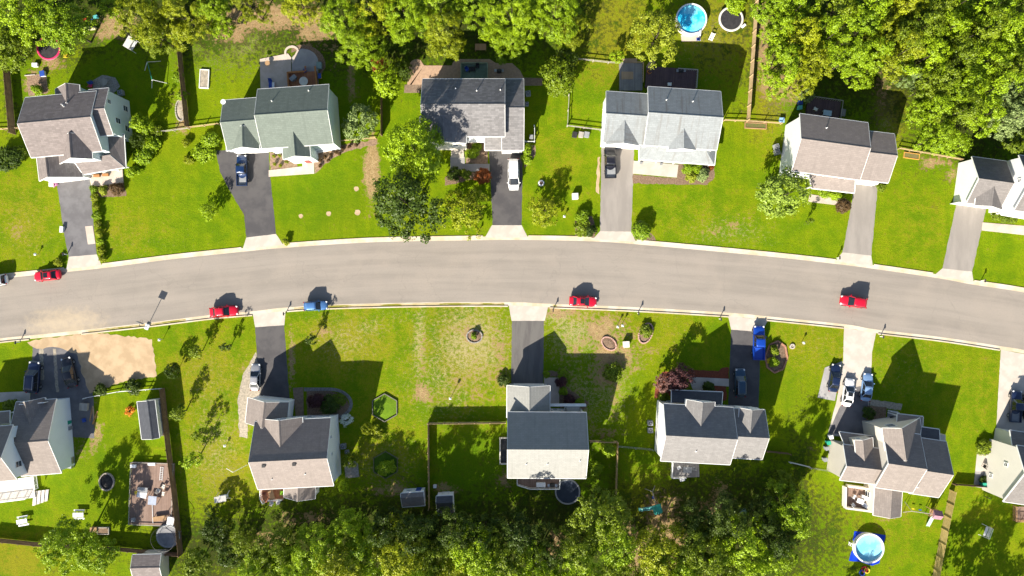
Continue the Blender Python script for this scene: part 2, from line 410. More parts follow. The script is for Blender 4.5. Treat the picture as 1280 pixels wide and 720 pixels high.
    col = mixc(nt, math_(nt, 'MULTIPLY', ramp(nt, math_(nt, 'ADD', math_(nt, 'MULTIPLY', attr('thin'), .19), math_(nt, 'ADD', math_(nt, 'MULTIPLY', n_vf, .55), math_(nt, 'MULTIPLY', n_fine, .45))), .60, .70), .75), col, (.40, .335, .17))
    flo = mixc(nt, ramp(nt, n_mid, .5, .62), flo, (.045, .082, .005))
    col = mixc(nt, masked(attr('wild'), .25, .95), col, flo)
    soil = mixc(nt, ramp(nt, n_fine, .35, .65), (.42, .29, .16), (.27, .17, .085))
    col = mixc(nt, math_(nt, 'MULTIPLY', masked(attr('dirt'), .16, .88), .9), col, soil)
    col = mixc(nt, math_(nt, 'MULTIPLY', ramp(nt, n_vf, .42, .62), .55), col, mixc(nt, .66, col, (.016, .032, .002)))
    col = mixc(nt, math_(nt, 'MULTIPLY', ramp(nt, n_fine, .58, .72), .25), col, (.205, .255, .006))
    nt.links.new(col, bs.inputs['Base Color'])
    bs.inputs['Roughness'].default_value = .95; bs.inputs['Specular IOR Level'].default_value = .05
    h = math_(nt, 'ADD', n_vf, math_(nt, 'MULTIPLY', n_fine, 1.5))
    bump(nt, bs, h, .5, .12)
    me.materials.append(m)
    o = bpy.data.objects.new('ground', me); C.objects.link(o); struct(o)
build_ground()

TOP = [(-420,395),(-260,370),(-120,357),(0,343),(62,336.5),(125,330),(215,318.5),(305,309),(352,304.5),(462,297.5),(585,295),(655,294.5),(747,296.5),(820,302),(960,315),(1046,324.5),(1089,330),(1175,342.5),(1215,350),(1280,360),(1400,383),(1560,420),(1720,462)]
BOT = [(-420,478),(-260,457),(-120,443),(0,428.5),(35,425),(85,420),(185,409),(265,399),(317,394.5),(356,390),(425,386),(540,383.5),(640,383.2),(682,385),(800,389.8),(912,396.5),(960,401),(1057,411),(1092,417),(1177,427),(1252,438.5),(1280,443),(1400,466),(1560,505),(1720,548)]
topl = [W(p.x, p.y) for p in catmull(TOP, 14)]
botl = [W(p.x, p.y) for p in catmull(BOT, 14)]

def resample(pl, step):
    out = [pl[0].copy()]; acc = 0
    for a, b in zip(pl, pl[1:]):
        d = (b - a).length
        while acc + d >= step:
            t = (step - acc) / d; a = a.lerp(b, t); out.append(a.copy()); d = (b - a).length; acc = 0
        acc += d
    return out

def offset(pl, d):
    out = []
    for i, p in enumerate(pl):
        t = (pl[min(i + 1, len(pl) - 1)] - pl[max(i - 1, 0)]).normalized()
        out.append(p + Vector((-t.y, t.x, 0)) * d)
    return out

def interp_y(pl, x):
    for a, b in zip(pl, pl[1:]):
        if a.x <= x <= b.x: return a.y + (b.y - a.y) * (x - a.x) / (b.x - a.x)
    return pl[-1].y

def build_road():
    # strip with UV: u along, v across
    mb = MB(); xs = np.arange(-140, 140.01, .7); nv = 18
    grid = []
    for k, x in enumerate(xs):
        yt, yb = interp_y(topl, x) - .30, interp_y(botl, x) + .30
        grid.append([Vector((x, yb + (yt - yb) * j / nv, .004)) for j in range(nv + 1)])
    vs = [p for row in grid for p in row]; fs = []; uvs = []
    for i in range(len(xs) - 1):
        for j in range(nv):
            a = i * (nv + 1) + j
            fs.append((a, a + nv + 1, a + nv + 2, a + 1))
            uvs.append([(xs[i], j / nv), (xs[i + 1], j / nv), (xs[i + 1], (j + 1) / nv), (xs[i], (j + 1) / nv)])
    mb.add(vs, fs, 0, uvs)
    m, nt, bs = nmat('road_asphalt')
    tc = N(nt, 'ShaderNodeTexCoord'); uv = tc.outputs['UV']; ob = tc.outputs['Object']
    mp = N(nt, 'ShaderNodeMapping', i_Scale=(.03, 6.0, 1)); nt.links.new(uv, mp.inputs[0])
    st = noise(nt, mp.outputs[0], 1.0, 6, .6)
    col = mixc(nt, ramp(nt, st, .35, .68), (.272, .241, .208), (.218, .194, .168))
    col = mixc(nt, math_(nt, 'MULTIPLY', ramp(nt, noise(nt, ob, .16, 6), .42, .7), .45), col, (.31, .268, .225))
    col = mixc(nt, math_(nt, 'MULTIPLY', ramp(nt, noise(nt, ob, 5.0, 5, .7), .42, .66), .22), col, (.16, .145, .13))
    # cracks: thin dark lines
    vo = N(nt, 'ShaderNodeTexVoronoi', feature='DISTANCE_TO_EDGE', i_Scale=.085)
    wv = N(nt, 'ShaderNodeVectorMath', operation='ADD')
    nz = N(nt, 'ShaderNodeTexNoise', i_Scale=.5, i_Detail=5); nt.links.new(ob, nz.inputs['Vector'])
    sc_ = N(nt, 'ShaderNodeVectorMath', operation='SCALE', i_Scale=2.2); nt.links.new(nz.outputs['Color'], sc_.inputs[0])
    nt.links.new(ob, wv.inputs[0]); nt.links.new(sc_.outputs[0], wv.inputs[1]); nt.links.new(wv.outputs[0], vo.inputs['Vector'])
    cr = math_(nt, 'SUBTRACT', 1.0, ramp(nt, vo.outputs['Distance'], .0005, .0045))
    col = mixc(nt, math_(nt, 'MULTIPLY', cr, .22), col, (.13, .12, .105))
    # sand washed onto the road at the gravel drive
    sx = N(nt, 'ShaderNodeSeparateXYZ'); nt.links.new(ob, sx.inputs[0])
    p = W(84, 406)
    dx = math_(nt, 'MULTIPLY', math_(nt, 'SUBTRACT', sx.outputs['X'], p.x), .13)
    dy = math_(nt, 'MULTIPLY', math_(nt, 'SUBTRACT', sx.outputs['Y'], p.y), .30)
    d = math_(nt, 'ADD', math_(nt, 'MULTIPLY', dx, dx), math_(nt, 'MULTIPLY', dy, dy))
    sd = math_(nt, 'ADD', d, math_(nt, 'MULTIPLY', math_(nt, 'SUBTRACT', noise(nt, ob, .9, 6, .7), .5), 2.6))
    col = mixc(nt, math_(nt, 'MULTIPLY', math_(nt, 'SUBTRACT', 1.0, ramp(nt, sd, -.3, 1.3)), .62), col, (.46, .37, .25))
    nt.links.new(col, bs.inputs['Base Color']); bs.inputs['Roughness'].default_value = .9
    bs.inputs['Specular IOR Level'].default_value = .2
    bump(nt, bs, noise(nt, ob, 30, 2), .15, .02)
    struct(mb.build('road', m))
build_road()

def strip(name, pl, d0, d1, z0, z1, m, skip=()):
    """ribbon (z1 > z0: a raised kerb) along a polyline between two offsets; skip = x ranges left open"""
    a, b = offset(pl, d0), offset(pl, d1); mb = MB(); run = []
    def flush():
        if len(run) > 1:
            base = []
            for i in run: base += [a[i] + Vector((0, 0, z0)), b[i] + Vector((0, 0, z0)), a[i] + Vector((0, 0, z1)), b[i] + Vector((0, 0, z1))]
            fs = []
            for k in range(len(run) - 1):
                q, w = 4 * k, 4 * k + 4
                fs.append((q + 2, w + 2, w + 3, q + 3))
                if z1 > z0 + .02: fs += [(q, w, w + 2, q + 2), (q + 3, w + 3, w + 1, q + 1)]
            if z1 > z0 + .02:
                e = 4 * (len(run) - 1); fs += [(0, 2, 3, 1), (e + 1, e + 3, e + 2, e)]
            mb.add(base, fs)
        run.clear()
    for i, p in enumerate(pl):
        if any(s0 < p.x < s1 for s0, s1 in skip): flush()
        else: run.append(i)
    flush()
    return struct(mb.build(name, m))

tr, br_ = resample(topl, .6), resample(botl, .6)
def xr(*rs): return [(W(a, 330).x, W(b, 330).x) for a, b in rs]
skT = xr((83,126),(304,353),(607,659),(742,794),(1045,1090),(1169,1215))
skB = xr((37,98),(317,357),(637,684),(911,958),(1056,1094),(1252,1292))
strip('gutter', tr, -.75, -.14, .008, .008, M['kerb'])
strip('kerb', tr, -.15, .05, 0, .10, M['kerb'], skT)
strip('gutter', br_, .14, .75, .008, .008, M['kerb'])
strip('kerb', br_, -.05, .15, 0, .13, M['kerb'], skB)

def poly_pts(pts, sub=.5, jit=.05, seed=1):
    rnd = random.Random(seed); w = [W(*p) for p in pts]; out = []
    for a, b in zip(w, w[1:] + w[:1]):
        n = max(1, int((b - a).length / sub))
        t = (b - a).normalized(); nrm = Vector((-t.y, t.x, 0))
        for k in range(n): out.append(a.lerp(b, k / n) + nrm * (rnd.uniform(-jit, jit) if k else 0))
    return out

_sc = [0]
def sheet(name, pts, m, z=.008, jit=.05, sub=.5):
    _sc[0] += 1
    mb = MB(W(*pts[0])); w = poly_pts(pts, sub, jit, _sc[0])
    mb.add([Vector((p.x, p.y, z)) for p in w], [tuple(range(len(w)))])
    o = mb.build(name, m)
    bm = bmesh.new(); bm.from_mesh(o.data); bmesh.ops.triangulate(bm, faces=bm.faces[:]); 
    for f in bm.faces:
        if f.normal.z < 0: f.normal_flip()
    bm.to_mesh(o.data); bm.free()
    return struct(o)

def slab(name, pts, m, h=.07, jit=0.0):
    _sc[0] += 1
    mb = MB(W(*pts[0])); w = poly_pts(pts, .7, jit, _sc[0])
    mb.prism([(p.x, p.y) for p in w], 0, h)
    return struct(mb.build(name, m))

def arc(cx, cy, rx, ry, a0, a1, n=10):
    return [(cx + rx * math.cos(math.radians(a0 + (a1 - a0) * k / n)), cy + ry * math.sin(math.radians(a0 + (a1 - a0) * k / n))) for k in range(n + 1)]

def weeds():
    m, nt, bs = nmat('gutter_weeds')
    tc = N(nt, 'ShaderNodeTexCoord').outputs['Object']
    mp = N(nt, 'ShaderNodeMapping', i_Scale=(.25, 1.2, 1)); nt.links.new(tc, mp.inputs[0])
    col = mixc(nt, ramp(nt, noise(nt, mp.outputs[0], 1.0, 6, .7), .42, .58), (.44, .35, .20), (.20, .19, .02))
    nt.links.new(col, bs.inputs['Base Color']); bs.inputs['Roughness'].default_value = .95
    bump(nt, bs, noise(nt, tc, 5, 3), .4, .05); return m
_wd = weeds()
for a0, b0 in ((108, 236), (366, 634), (688, 700)):
    strip('gutter_silt', [p for p in br_ if W(a0, 330).x < p.x < W(b0, 330).x], .16, .62, .012, .012, _wd)
# driveways, upper row
sheet('driveway', [(70,222),(112,220),(116,270),(121,319),(86,322),(80,290)], M['asphalt_mid'])
sheet('driveway_apron', [(86,321),(121,318),(127,331.5),(83,336.5)], M['concrete'], .012, .02)
slab('step_pad', [(106.5,283),(116,282),(119.5,304.5),(110,305.5)], M['concrete_warm'], .05)
sheet('driveway', [(270,188),(336,186),(337,212),(345,293),(308,298),(305,268),(288,240),(275,215)], M['asphalt_new'])
sheet('driveway_apron', [(308,297),(345,292.5),(354,306),(303,312)], M['concrete'], .012, .02)
sheet('driveway', [(611,184),(653.5,184),(652,282),(616,282)], M['asphalt_new'])
sheet('driveway_apron', [(615,281.5),(652,281.5),(660,297),(606,297)], M['concrete'], .012, .02)
sheet('driveway', [(752,176),(793,178),(789,290),(750,290)], M['asphalt_old'])
sheet('driveway_apron', [(750,289),(789,289.5),(795,302.5),(741,299)], M['concrete'], .012, .02)
sheet('driveway', [(1070,222),(1098,224),(1089,320),(1053,316),(1060,280)], M['asphalt_old'])
sheet('driveway_apron', [(1053,315.5),(1089,319.5),(1091,333),(1044,326.5)], M['concrete'], .012, .02)
sheet('driveway', [(1196,252),(1234,255),(1215,340),(1178,336)], M['asphalt_old'])
sheet('driveway_apron', [(1178,335.5),(1215,339.5),(1217,353),(1168,344)], M['concrete'], .012, .02)
# lower row
sheet('driveway', [(41,432),(78,428),(108,440),(117,500),(118,548),(88,546),(84,505),(38,500)], M['asphalt_mid'], .010)
sheet('driveway_track', [(49,436),(54,436),(55,475),(50,475)], M['gravel'], .013, .1)
sheet('driveway_track', [(66,436),(70,436),(74,490),(70,490)], M['gravel'], .013, .1)
sheet('sand_patch', [(34,428),(60,422),(120,416),(190,424),(193,448),(196,470),(150,478),(112,492),(104,470),(96,442),(70,434),(46,436)], M['sand'], .014, .16)
sheet('driveway', [(319,408),(355,405.5),(362,500),(324,502)], M['asphalt_new'])
sheet('driveway_apron', [(316,393),(357,388.5),(355.5,406.5),(319,409)], M['concrete'], .012, .02)
sheet('gravel_path', [(312,455),(320,440),(327,500),(312,503),(309,548),(299,546),(297,500),(303,470)], M['gravel'], .009, .12)
sheet('driveway', [(640,400),(680,400),(679,482),(639,482)], M['asphalt_dark'])
sheet('driveway_apron', [(636,381.5),(685,383.5),(681,401),(639.5,401)], M['concrete'], .012, .02)
sheet('driveway', [(914,411),(951,414.5),(948,514),(910,514)], M['asphalt_new'])
sheet('driveway_apron', [(910,395),(960,400),(952,415),(914,412)], M['concrete'], .012, .02)
sheet('driveway', [(1055,409.5),(1095,416.5),(1090,440),(1086,545),(1034,545),(1046,500),(1054,450)], M['concrete'], .010, .03)
sheet('driveway_extension', [(1069,484),(1086,481),(1084,542),(1035,542),(1050,508)], M['asphalt_mid'], .014)
slab('parking_pad', [(1031,459.5),(1053,451.5),(1043.5,501),(1022,497)], M['concrete_grey'], .04)
sheet('driveway', [(1251,437),(1294,445),(1300,540),(1245,540)], M['concrete'], .010, .03)
# ---------------------------------------------------------------- houses
SH = {
 'tan_pink': shingle('pinkish_brown_shingles', (0.184, 0.159, 0.152)),
 'green': shingle('grey_green_shingles', (0.141, 0.166, 0.144), .08),
 'greytan': shingle('grey_tan_shingles', (0.164, 0.159, 0.161), .22),
 'grey': shingle('pale_grey_shingles', (0.226, 0.244, 0.251), .08, (.15, .145, .135)),
 'tan': shingle('tan_shingles', (0.219, 0.189, 0.173), .08),
 'brown': shingle('brown_grey_shingles', (0.164, 0.152, 0.147), .1),
 'cream': shingle('cream_grey_shingles', (.262, .262, .245), .05),
 'taupe': shingle('taupe_shingles', (0.192, 0.185, 0.181), .1),
 'taupe2': shingle('warm_taupe_shingles', (0.213, 0.185, 0.169), .1),
 'dark': shingle('charcoal_shingles', (0.068, 0.073, 0.086), .1),
}
SD = {
 'blue': siding('pale_blue_siding', (.60, .68, .71)),
 'bluegrey': siding('blue_grey_siding', (.62, .70, .73)),
 'white': siding('white_siding', (.84, .84, .84)),
 'cream': siding('cream_siding', (.66, .63, .57)),
 'beige': siding('beige_siding', (.60, .56, .49)),
 'grey': siding('grey_siding', (.50, .52, .52)),
 'iceblue': siding('ice_blue_siding', (.74, .79, .82)),
}

class House:
    def __init__(s, name, label, cat, px, roof, wall):
        s.loc = W(*px); s.root = thing(name, label, cat, s.loc); s.roof = SH[roof]; s.wall = SD[wall]; s.blocks = []
    def part(s, name, mb, m, parent=None, **kw): 
        mb.org = s.loc
        return mb.build(name, m, parent or s.root, **kw)

    def gable(s, r1, r2, zr, pitch, eL, eR, z0=0, ov=.35, rake=.22, roof=None, wall=None, gut=True, walls=True, name='roof', raw=False, on=None):
        if on:
            def hz(px):
                z = on['zr'] - 1
                for _ in range(25): z = .5 * z + .5 * (on['zr'] - on['pitch'] * abs((W(*px, z) - on['R1']).dot(on['n'])))
                return z
            zr = max(hz(r1), hz(r2)) - .02
            ze = on['zL'] if (W(*eL, on['zL']) - on['R1']).dot(on['n']) > 0 else on['zR']
            wd = max(abs(((W(*e_, ze) - W(*r1, zr)).cross((W(*r2, zr) - W(*r1, zr)).normalized())).z) for e_ in (eL, eR))
            pitch = (zr - ze) / wd; raw = True
        if not raw:
            if z0 > 0: zr += .72
            else:
                zr *= 1.06
                if pitch <= .6: pitch *= .86
        R1, R2 = W(*r1, zr), W(*r2, zr)
        d = (R2 - R1); Lh = d.length; d.normalize(); n = Vector((-d.y, d.x, 0))
        if on:
            top_end = r1 if hz(r1) > hz(r2) else r2
            if top_end is r1: R1 = R1 - d * .25
            else: R2 = R2 + d * .25
            Lh = (R2 - R1).length
        def solve(px, sg):
            z = zr - 1.5
            for _ in range(20):
                w = sg * (W(*px, z) - R1).dot(n); w = max(.5, w); z = .5 * z + .5 * (zr - pitch * w)
            return w, z
        wL, zL = solve(eL, 1); wR, zR = solve(eR, -1)
        t = .16; up = Vector((0, 0, 1))
        mb = MB(s.loc)
        prof = [n * wL + up * (zL - zr), Vector(), -n * wR + up * (zR - zr), -n * wR + up * (zR - zr - t), up * (-t), n * wL + up * (zL - zr - t)]
        vs = [R1 + p for p in prof] + [R2 + p for p in prof]
        sl, sr = math.hypot(wL, zr - zL), math.hypot(wR, zr - zR)
        o = random.uniform(0, 40)
        fs = [(0, 6, 7, 1), (1, 7, 8, 2), (2, 8, 9, 3), (3, 9, 10, 4), (4, 10, 11, 5), (5, 11, 6, 0), (5, 4, 1, 0), (4, 3, 2, 1), (6, 7, 10, 11), (7, 8, 9, 10)]
        uv = [[(o, 0), (o + Lh, 0), (o + Lh, sl), (o, sl)], [(o, sr + 9), (o + Lh, sr + 9), (o + Lh, 9), (o, 9)]] + [[(0, 0)] * 4] * 8
        mb.add(vs, fs, 0, uv)
        # ridge cap
        rc = [n * .17 + up * (-.17 * pitch + .025), up * .045, -n * .17 + up * (-.17 * pitch + .025)]
        a, b = R1 - d * .02, R2 + d * .02
        mb.add([a + p for p in rc] + [b + p for p in rc], [(0, 3, 4, 1), (1, 4, 5, 2)], 0, [[(o, 0), (o + Lh, 0), (o + Lh, .2), (o, .2)]] * 2)
        rf = s.part(name, mb, roof or s.roof)
        B = dict(R1=R1, R2=R2, d=d, n=n, wL=wL, wR=wR, zL=zL, zR=zR, zr=zr, pitch=pitch, ov=ov, rake=rake, L=Lh, roof=rf, t=t, z0=z0)
        # trim: gutters along the eaves, boards along the rakes
        tm = MB(s.loc)
        for sg, w, z in ((1, wL, zL), (-1, wR, zR)):
            if gut:
                c = (R1 + R2) / 2 + n * sg * (w + .05)
                tm.box((c.x, c.y, z - .11), (Lh + .04, .10, .13), math.atan2(d.y, d.x))
            for e, sgn in ((R1, -1), (R2, 1)):
                q0 = e + d * sgn * .004; q1 = e + d * sgn * .055
                top, bot = [], []
                A_ = [n * sg * .0 + up * .01, n * sg * w + up * (z - zr + .01), n * sg * w + up * (z - zr - .24), up * -.26]
                tm.add([q0 + p for p in A_] + [q1 + p for p in A_], [(0, 1, 2, 3), (7, 6, 5, 4), (0, 4, 5, 1), (1, 5, 6, 2), (2, 6, 7, 3), (3, 7, 4, 0)])
        s.part('fascia', tm, M['white'], rf)
        if walls:
            wm = MB(s.loc); iL, iR = max(.2, wL - ov), max(.2, wR - ov)
            a, b = R1 + d * rake, R2 - d * rake
            zt = lambda w: zr - pitch * w - t - .01
            pr = [n * iL + up * (z0 - zr), n * iL + up * (zt(iL) - zr), up * (-t - .01), -n * iR + up * (zt(iR) - zr), -n * iR + up * (z0 - zr)]
            wm.add([a + p for p in pr] + [b + p for p in pr], [(0, 1, 2, 3, 4), (9, 8, 7, 6, 5)] + [(i, (i + 1) % 5, 5 + (i + 1) % 5, 5 + i) for i in range(5)])
            s.part('wall', wm, wall or s.wall)
        s.blocks.append(B)
        return B

    def face(s, B, side, u, z):
        """point and outward normal on a wall face; u in metres from the middle of that face"""
        mid = (B['R1'] + B['R2']) / 2
        if side in 'LR':
            sg = 1 if side == 'L' else -1; w = (B['wL'] if side == 'L' else B['wR']) - B['ov']
            p = mid + B['n'] * sg * w + B['d'] * u; nn = B['n'] * sg
        else:
            e, sg = (B['R1'], -1) if side == '1' else (B['R2'], 1)
            p = e - B['d'] * sg * B['rake'] + B['n'] * u; nn = B['d'] * sg
        return Vector((p.x, p.y, z)), nn
    def flen(s, B, side):
        if side in 'LR': return B['L'] - 2 * B['rake'], (B['zL'] if side == 'L' else B['zR'])
        return min(B['wL'], B['wR']) * 2 - 2 * B['ov'], min(B['zL'], B['zR'])

    def window(s, B, side, u, z, w=.95, h=1.35):
        p, n = s.face(B, side, u, z); a = math.atan2(n.y, n.x) + PI / 2
        t = Vector((math.cos(a), math.sin(a), 0)); mb = MB(s.loc)
        f = .09
        for c, dd in ((t * (w / 2), (f, .1, h + f)), (-t * (w / 2), (f, .1, h + f)), (Vector((0, 0, h / 2)), (w - f, .1, f)), (Vector((0, 0, -h / 2)), (w - f, .12, f)), (Vector(), (w - f, .07, .05))):
            mb.box(p + c + n * .03, dd, a)
        fr = s.part('window', mb, M['white'])
        g = MB(s.loc); g.box(p + n * .012, (w - f, .03, h - f), a); s.part('pane', g, M['glass'], fr)
        return fr
    def windows(s, B, sides, zs=None):
        for sd in sides:
            L, ze = s.flen(B, sd)
            zz = zs or ([1.55, 4.25] if ze > 4.7 else [1.55])
            k = max(1, int(L / 2.9))
            for z in zz:
                for i in range(k): s.window(B, sd, (i - (k - 1) / 2) * L / k, z)
    def door(s, B, side, u, z0=.0, w=.95, h=2.05, m=None):
        p, n = s.face(B, side, u, z0 + h / 2); a = math.atan2(n.y, n.x) + PI / 2
        mb = MB(s.loc); mb.box(p + n * .03, (w, .08, h), a); dr = s.part('door', mb, m or M['door'])
        k = MB(s.loc); t = Vector((math.cos(a), math.sin(a), 0)); k.tube(p + n * .07 + t * (w * .38), p + n * .14 + t * (w * .38), .035, n=8); s.part('handle', k, M['metal'], dr)
    def gdoor(s, B, side, u, w=4.7, h=2.1):
        p, n = s.face(B, side, u, h / 2); a = math.atan2(n.y, n.x) + PI / 2
        mb = MB(s.loc)
        for k in range(4): mb.box(p + n * .03 + Vector((0, 0, -h / 2 + h / 4 * (k + .5))), (w, .05, h / 4 - .03), a)
        g = s.part('garage_door', mb, M['gdoor'])
        fm = MB(s.loc); t = Vector((math.cos(a), math.sin(a), 0))
        for c, dd in ((t * (w / 2 + .08), (.14, .1, h + .1)), (-t * (w / 2 + .08), (.14, .1, h + .1)), (Vector((0, 0, h / 2 + .1)), (w + .3, .1, .14))): fm.box(p + n * .04 + c, dd, a)
        s.part('frame', fm, M['white'], g)
    def vent(s, B, px, py, h=.35, r=.07):
        z = B['zr'] - 1
        for _ in range(15):
            w = abs((W(px, py, z) - B['R1']).dot(B['n'])); z = B['zr'] - B['pitch'] * w
        p = W(px, py, z); mb = MB(s.loc)
        mb.tube(p - Vector((0, 0, .15)), p + Vector((0, 0, h)), r, n=8); mb.tube(p - Vector((0, 0, .05)), p + Vector((0, 0, .06)), r * 2.3, r * 1.2, n=8)
        s.part('vent_pipe', mb, M['pvc'], B['roof'])
    def boxvent(s, B, px, py):
        z = B['zr'] - 1
        for _ in range(15):
            w = abs((W(px, py, z) - B['R1']).dot(B['n'])); z = B['zr'] - B['pitch'] * w
        p = W(px, py, z); mb = MB(s.loc); mb.box(p + Vector((0, 0, .1)), (.45, .4, .28), math.atan2(B['d'].y, B['d'].x)); mb.box(p + Vector((0, 0, .26)), (.55, .5, .05), math.atan2(B['d'].y, B['d'].x))
        s.part('roof_vent', mb, M['dark_metal'], B['roof'])
    def shed(s, hiA, hiB, loB, loA, zh, zl, name='porch_roof', posts=0, roof=None, floor=None, fm=None):
        """lean-to roof: high edge A-B against the house, low edge A-B outside"""
        P = [W(*hiA, zh), W(*hiB, zh), W(*loB, zl), W(*loA, zl)]; t = .14; mb = MB(s.loc)
        vs = P + [p - Vector((0, 0, t)) for p in P]
        L = (P[1] - P[0]).length; w = (P[2] - P[1]).length
        mb.add(vs, [(0, 1, 2, 3), (7, 6, 5, 4), (0, 4, 5, 1), (1, 5, 6, 2), (2, 6, 7, 3), (3, 7, 4, 0)], 0, [[(0, w), (L, w), (L, 0), (0, 0)]] + [[(0, 0)] * 4] * 5)
        r = s.part(name, mb, roof or s.roof)
        tm = MB(s.loc); d = P[2] - P[3]; a = math.atan2(d.y, d.x); c = (P[2] + P[3]) / 2
        o = Vector((math.cos(a + PI / 2), math.sin(a + PI / 2), 0))
        if (P[0] - P[3]).dot(o) > 0: o = -o
        tm.box(c + o * .06 - Vector((0, 0, .1)), (d.length + .05, .13, .15), a)
        for e0, e1, sg in ((P[0], P[3], -1), (P[1], P[2], 1)):
            k = d.normalized() * sg * .004; k2 = d.normalized() * sg * .09; z1, z2 = Vector((0, 0, .02)), Vector((0, 0, -.2))
            q = [e0 + z1, e1 + z1, e1 + z2, e0 + z2]
            tm.add([p + k for p in q] + [p + k2 for p in q], [(0, 1, 2, 3), (7, 6, 5, 4), (0, 4, 5, 1), (1, 5, 6, 2), (2, 6, 7, 3), (3, 7, 4, 0)])
        s.part('fascia', tm, M['white'], r)
        for i in range(posts):
            f = (i + .5) / posts if posts == 1 else i / (posts - 1)
            p = P[3].lerp(P[2], .03 + .94 * f) - o * .3
            pm = MB(s.loc); pm.box((p.x, p.y, 0), (.16, .16, zl - t), a, z0=0); s.part('porch_post', pm, M['white'])
        return r
    def hipshed(s, hiA, hiB, loB, loA, ia, ib, zh, zl, posts=0, roof=None):
        """porch roof with hipped ends: the high edge is shorter than the low edge (ia, ib = pixel points of the high corners)"""
        A, B_, C_, D_ = W(*ia, zh), W(*ib, zh), W(*loB, zl), W(*loA, zl)
        E, F = W(*hiA, zl), W(*hiB, zl); mb = MB(s.loc); t = .14
        L = (C_ - D_).length; w = (C_ - B_).length
        mb.add([A, B_, C_, D_, E, F] + [p - Vector((0, 0, t)) for p in (E, F, C_, D_)], [(0, 1, 2, 3), (0, 3, 4), (1, 5, 2), (4, 3, 9, 6), (3, 2, 8, 9), (2, 5, 7, 8), (6, 9, 8, 7)], 0,
               [[(1, w), (L - 1, w), (L, 0), (0, 0)], [(0, w), (0, 0), (w, 0)], [(0, w), (w, 0), (0, 0)]] + [[(0, 0)] * 4] * 4)
        r = s.part('porch_roof', mb, roof or s.roof)
        tm = MB(s.loc); 
        for p, q in ((D_, C_), (E, D_), (C_, F)):
            d = q - p; a = math.atan2(d.y, d.x); o = Vector((d.y, -d.x, 0)).normalized(); c = (p + q) / 2
            tm.box(c + o * .06 - Vector((0, 0, .08)), (d.length + .1, .12, .15), a)
        s.part('fascia', tm, M['white'], r)
        for i in range(posts):
            f = i / (posts - 1); d = C_ - D_; o = Vector((d.y, -d.x, 0)).normalized()
            p = D_.lerp(C_, .03 + .94 * f) - o * .25
            pm = MB(s.loc); pm.box((p.x, p.y, 0), (.15, .15, zl - t), math.atan2(d.y, d.x), z0=0); s.part('porch_post', pm, M['white'])
        return r
    def cap(s, name, pts, h, m, z0=0, parent=None):
        mb = MB(s.loc); mb.prism([tuple(W(*p).xy) for p in pts], z0, z0 + h); return s.part(name, mb, m, parent)
    def railing(s, pts, z, h=.95, m=None, closed=False):
        mb = MB(s.loc); w = [W(p[0], p[1], z) for p in pts]
        segs = list(zip(w, w[1:])) + ([(w[-1], w[0])] if closed else [])
        for a, b in segs:
            d = b - a; L = d.length; ang = math.atan2(d.y, d.x); c = (a + b) / 2
            mb.box(c + Vector((0, 0, h)), (L + .1, .13, .06), ang); mb.box(c + Vector((0, 0, .12)), (L, .05, .06), ang)
            k = max(2, int(L / .16))
            for i in range(k + 1): 
                p = a.lerp(b, i / k); big = i % 9 == 0 or i == k
                mb.box((p.x, p.y, z + h / 2), (.1 if big else .04, .1 if big else .04, h - .02), ang)
        return s.part('railing', mb, m or M['white'])
    def vwindowlattice(s): pass

def vent_list(h, B, pts):
    for p in pts: h.vent(B, *p)

# A: far left of the upper row --------------------------------------------------
A = House('house', 'two storey house with pinkish brown gables and pale blue siding, leftmost above the road', 'house', (95, 170), 'tan_pink', 'blue')
a = A.gable((21.6,154.4), (112.8,146), 8.4, .57, (33.6,122), (41.7,196.6))
vent_list(A, a, [(78,131), (84,129), (86,124), (80,133)])
z2_ = a['zr'] - 1.5
for _ in range(9): z2_ = a['zr'] - a['pitch'] * (W(117, 136.3, z2_) - a['R1']).dot(a['n']) - .05
a2 = A.gable((104,137.6), (129.9,135.2), z2_, a['pitch'], (136.8,110), (134.5,169), raw=True)
A.window(a2, '2', 1.6, 6.2, .7, .8); A.windows(a2, '2', [1.5])
A.window(a2, '2', -1.0, 4.1)
a3 = A.gable((84,140), (82,104), 7.1, .75, (69,112), (99,110), ov=.2); A.windows(a3, '2', [1.5, 4.0])
a4 = A.gable((59.5,221), (55.4,186), 5.6, .75, (49,226), (103,218.7), ov=.3); A.gdoor(a4, '1', 0, 4.6)
a5 = A.gable((88.5,197), (86,166), 7.7, .85, (62,197), (115,196.5), z0=2.5, ov=.2); A.window(a5, '1', 0, 4.9, 1.4, 1.2)
A.shed((92,201), (139,193), (156,209), (104,218), 4.0, 2.9, posts=4)
A.shed((134.5,166), (138,194), (157,210), (154.5,167.5), 4.2, 3.0, name='side_roof')
w_ = MB(A.loc); w_.prism([tuple(W(*p).xy) for p in ((136,171),(157,170.5),(158.5,206),(139,207))], 0, 2.8); A.part('wall', w_, SD['blue'])
for k, y in enumerate((176, 186, 196)):
    p = W(158, y); w2 = MB(A.loc); w2.box((p.x + .05, p.y, 1.55), (.1, .9, 1.5), .05); wf = A.part('window', w2, M['white'])
    w3 = MB(A.loc); w3.box((p.x + .085, p.y, 1.55), (.06, .7, 1.3), .05); A.part('pane', w3, M['glass'], wf)
A.cap('porch_floor', [(112,216),(154,212),(155,228.5),(115,233.5)], .25, M['concrete_warm'])

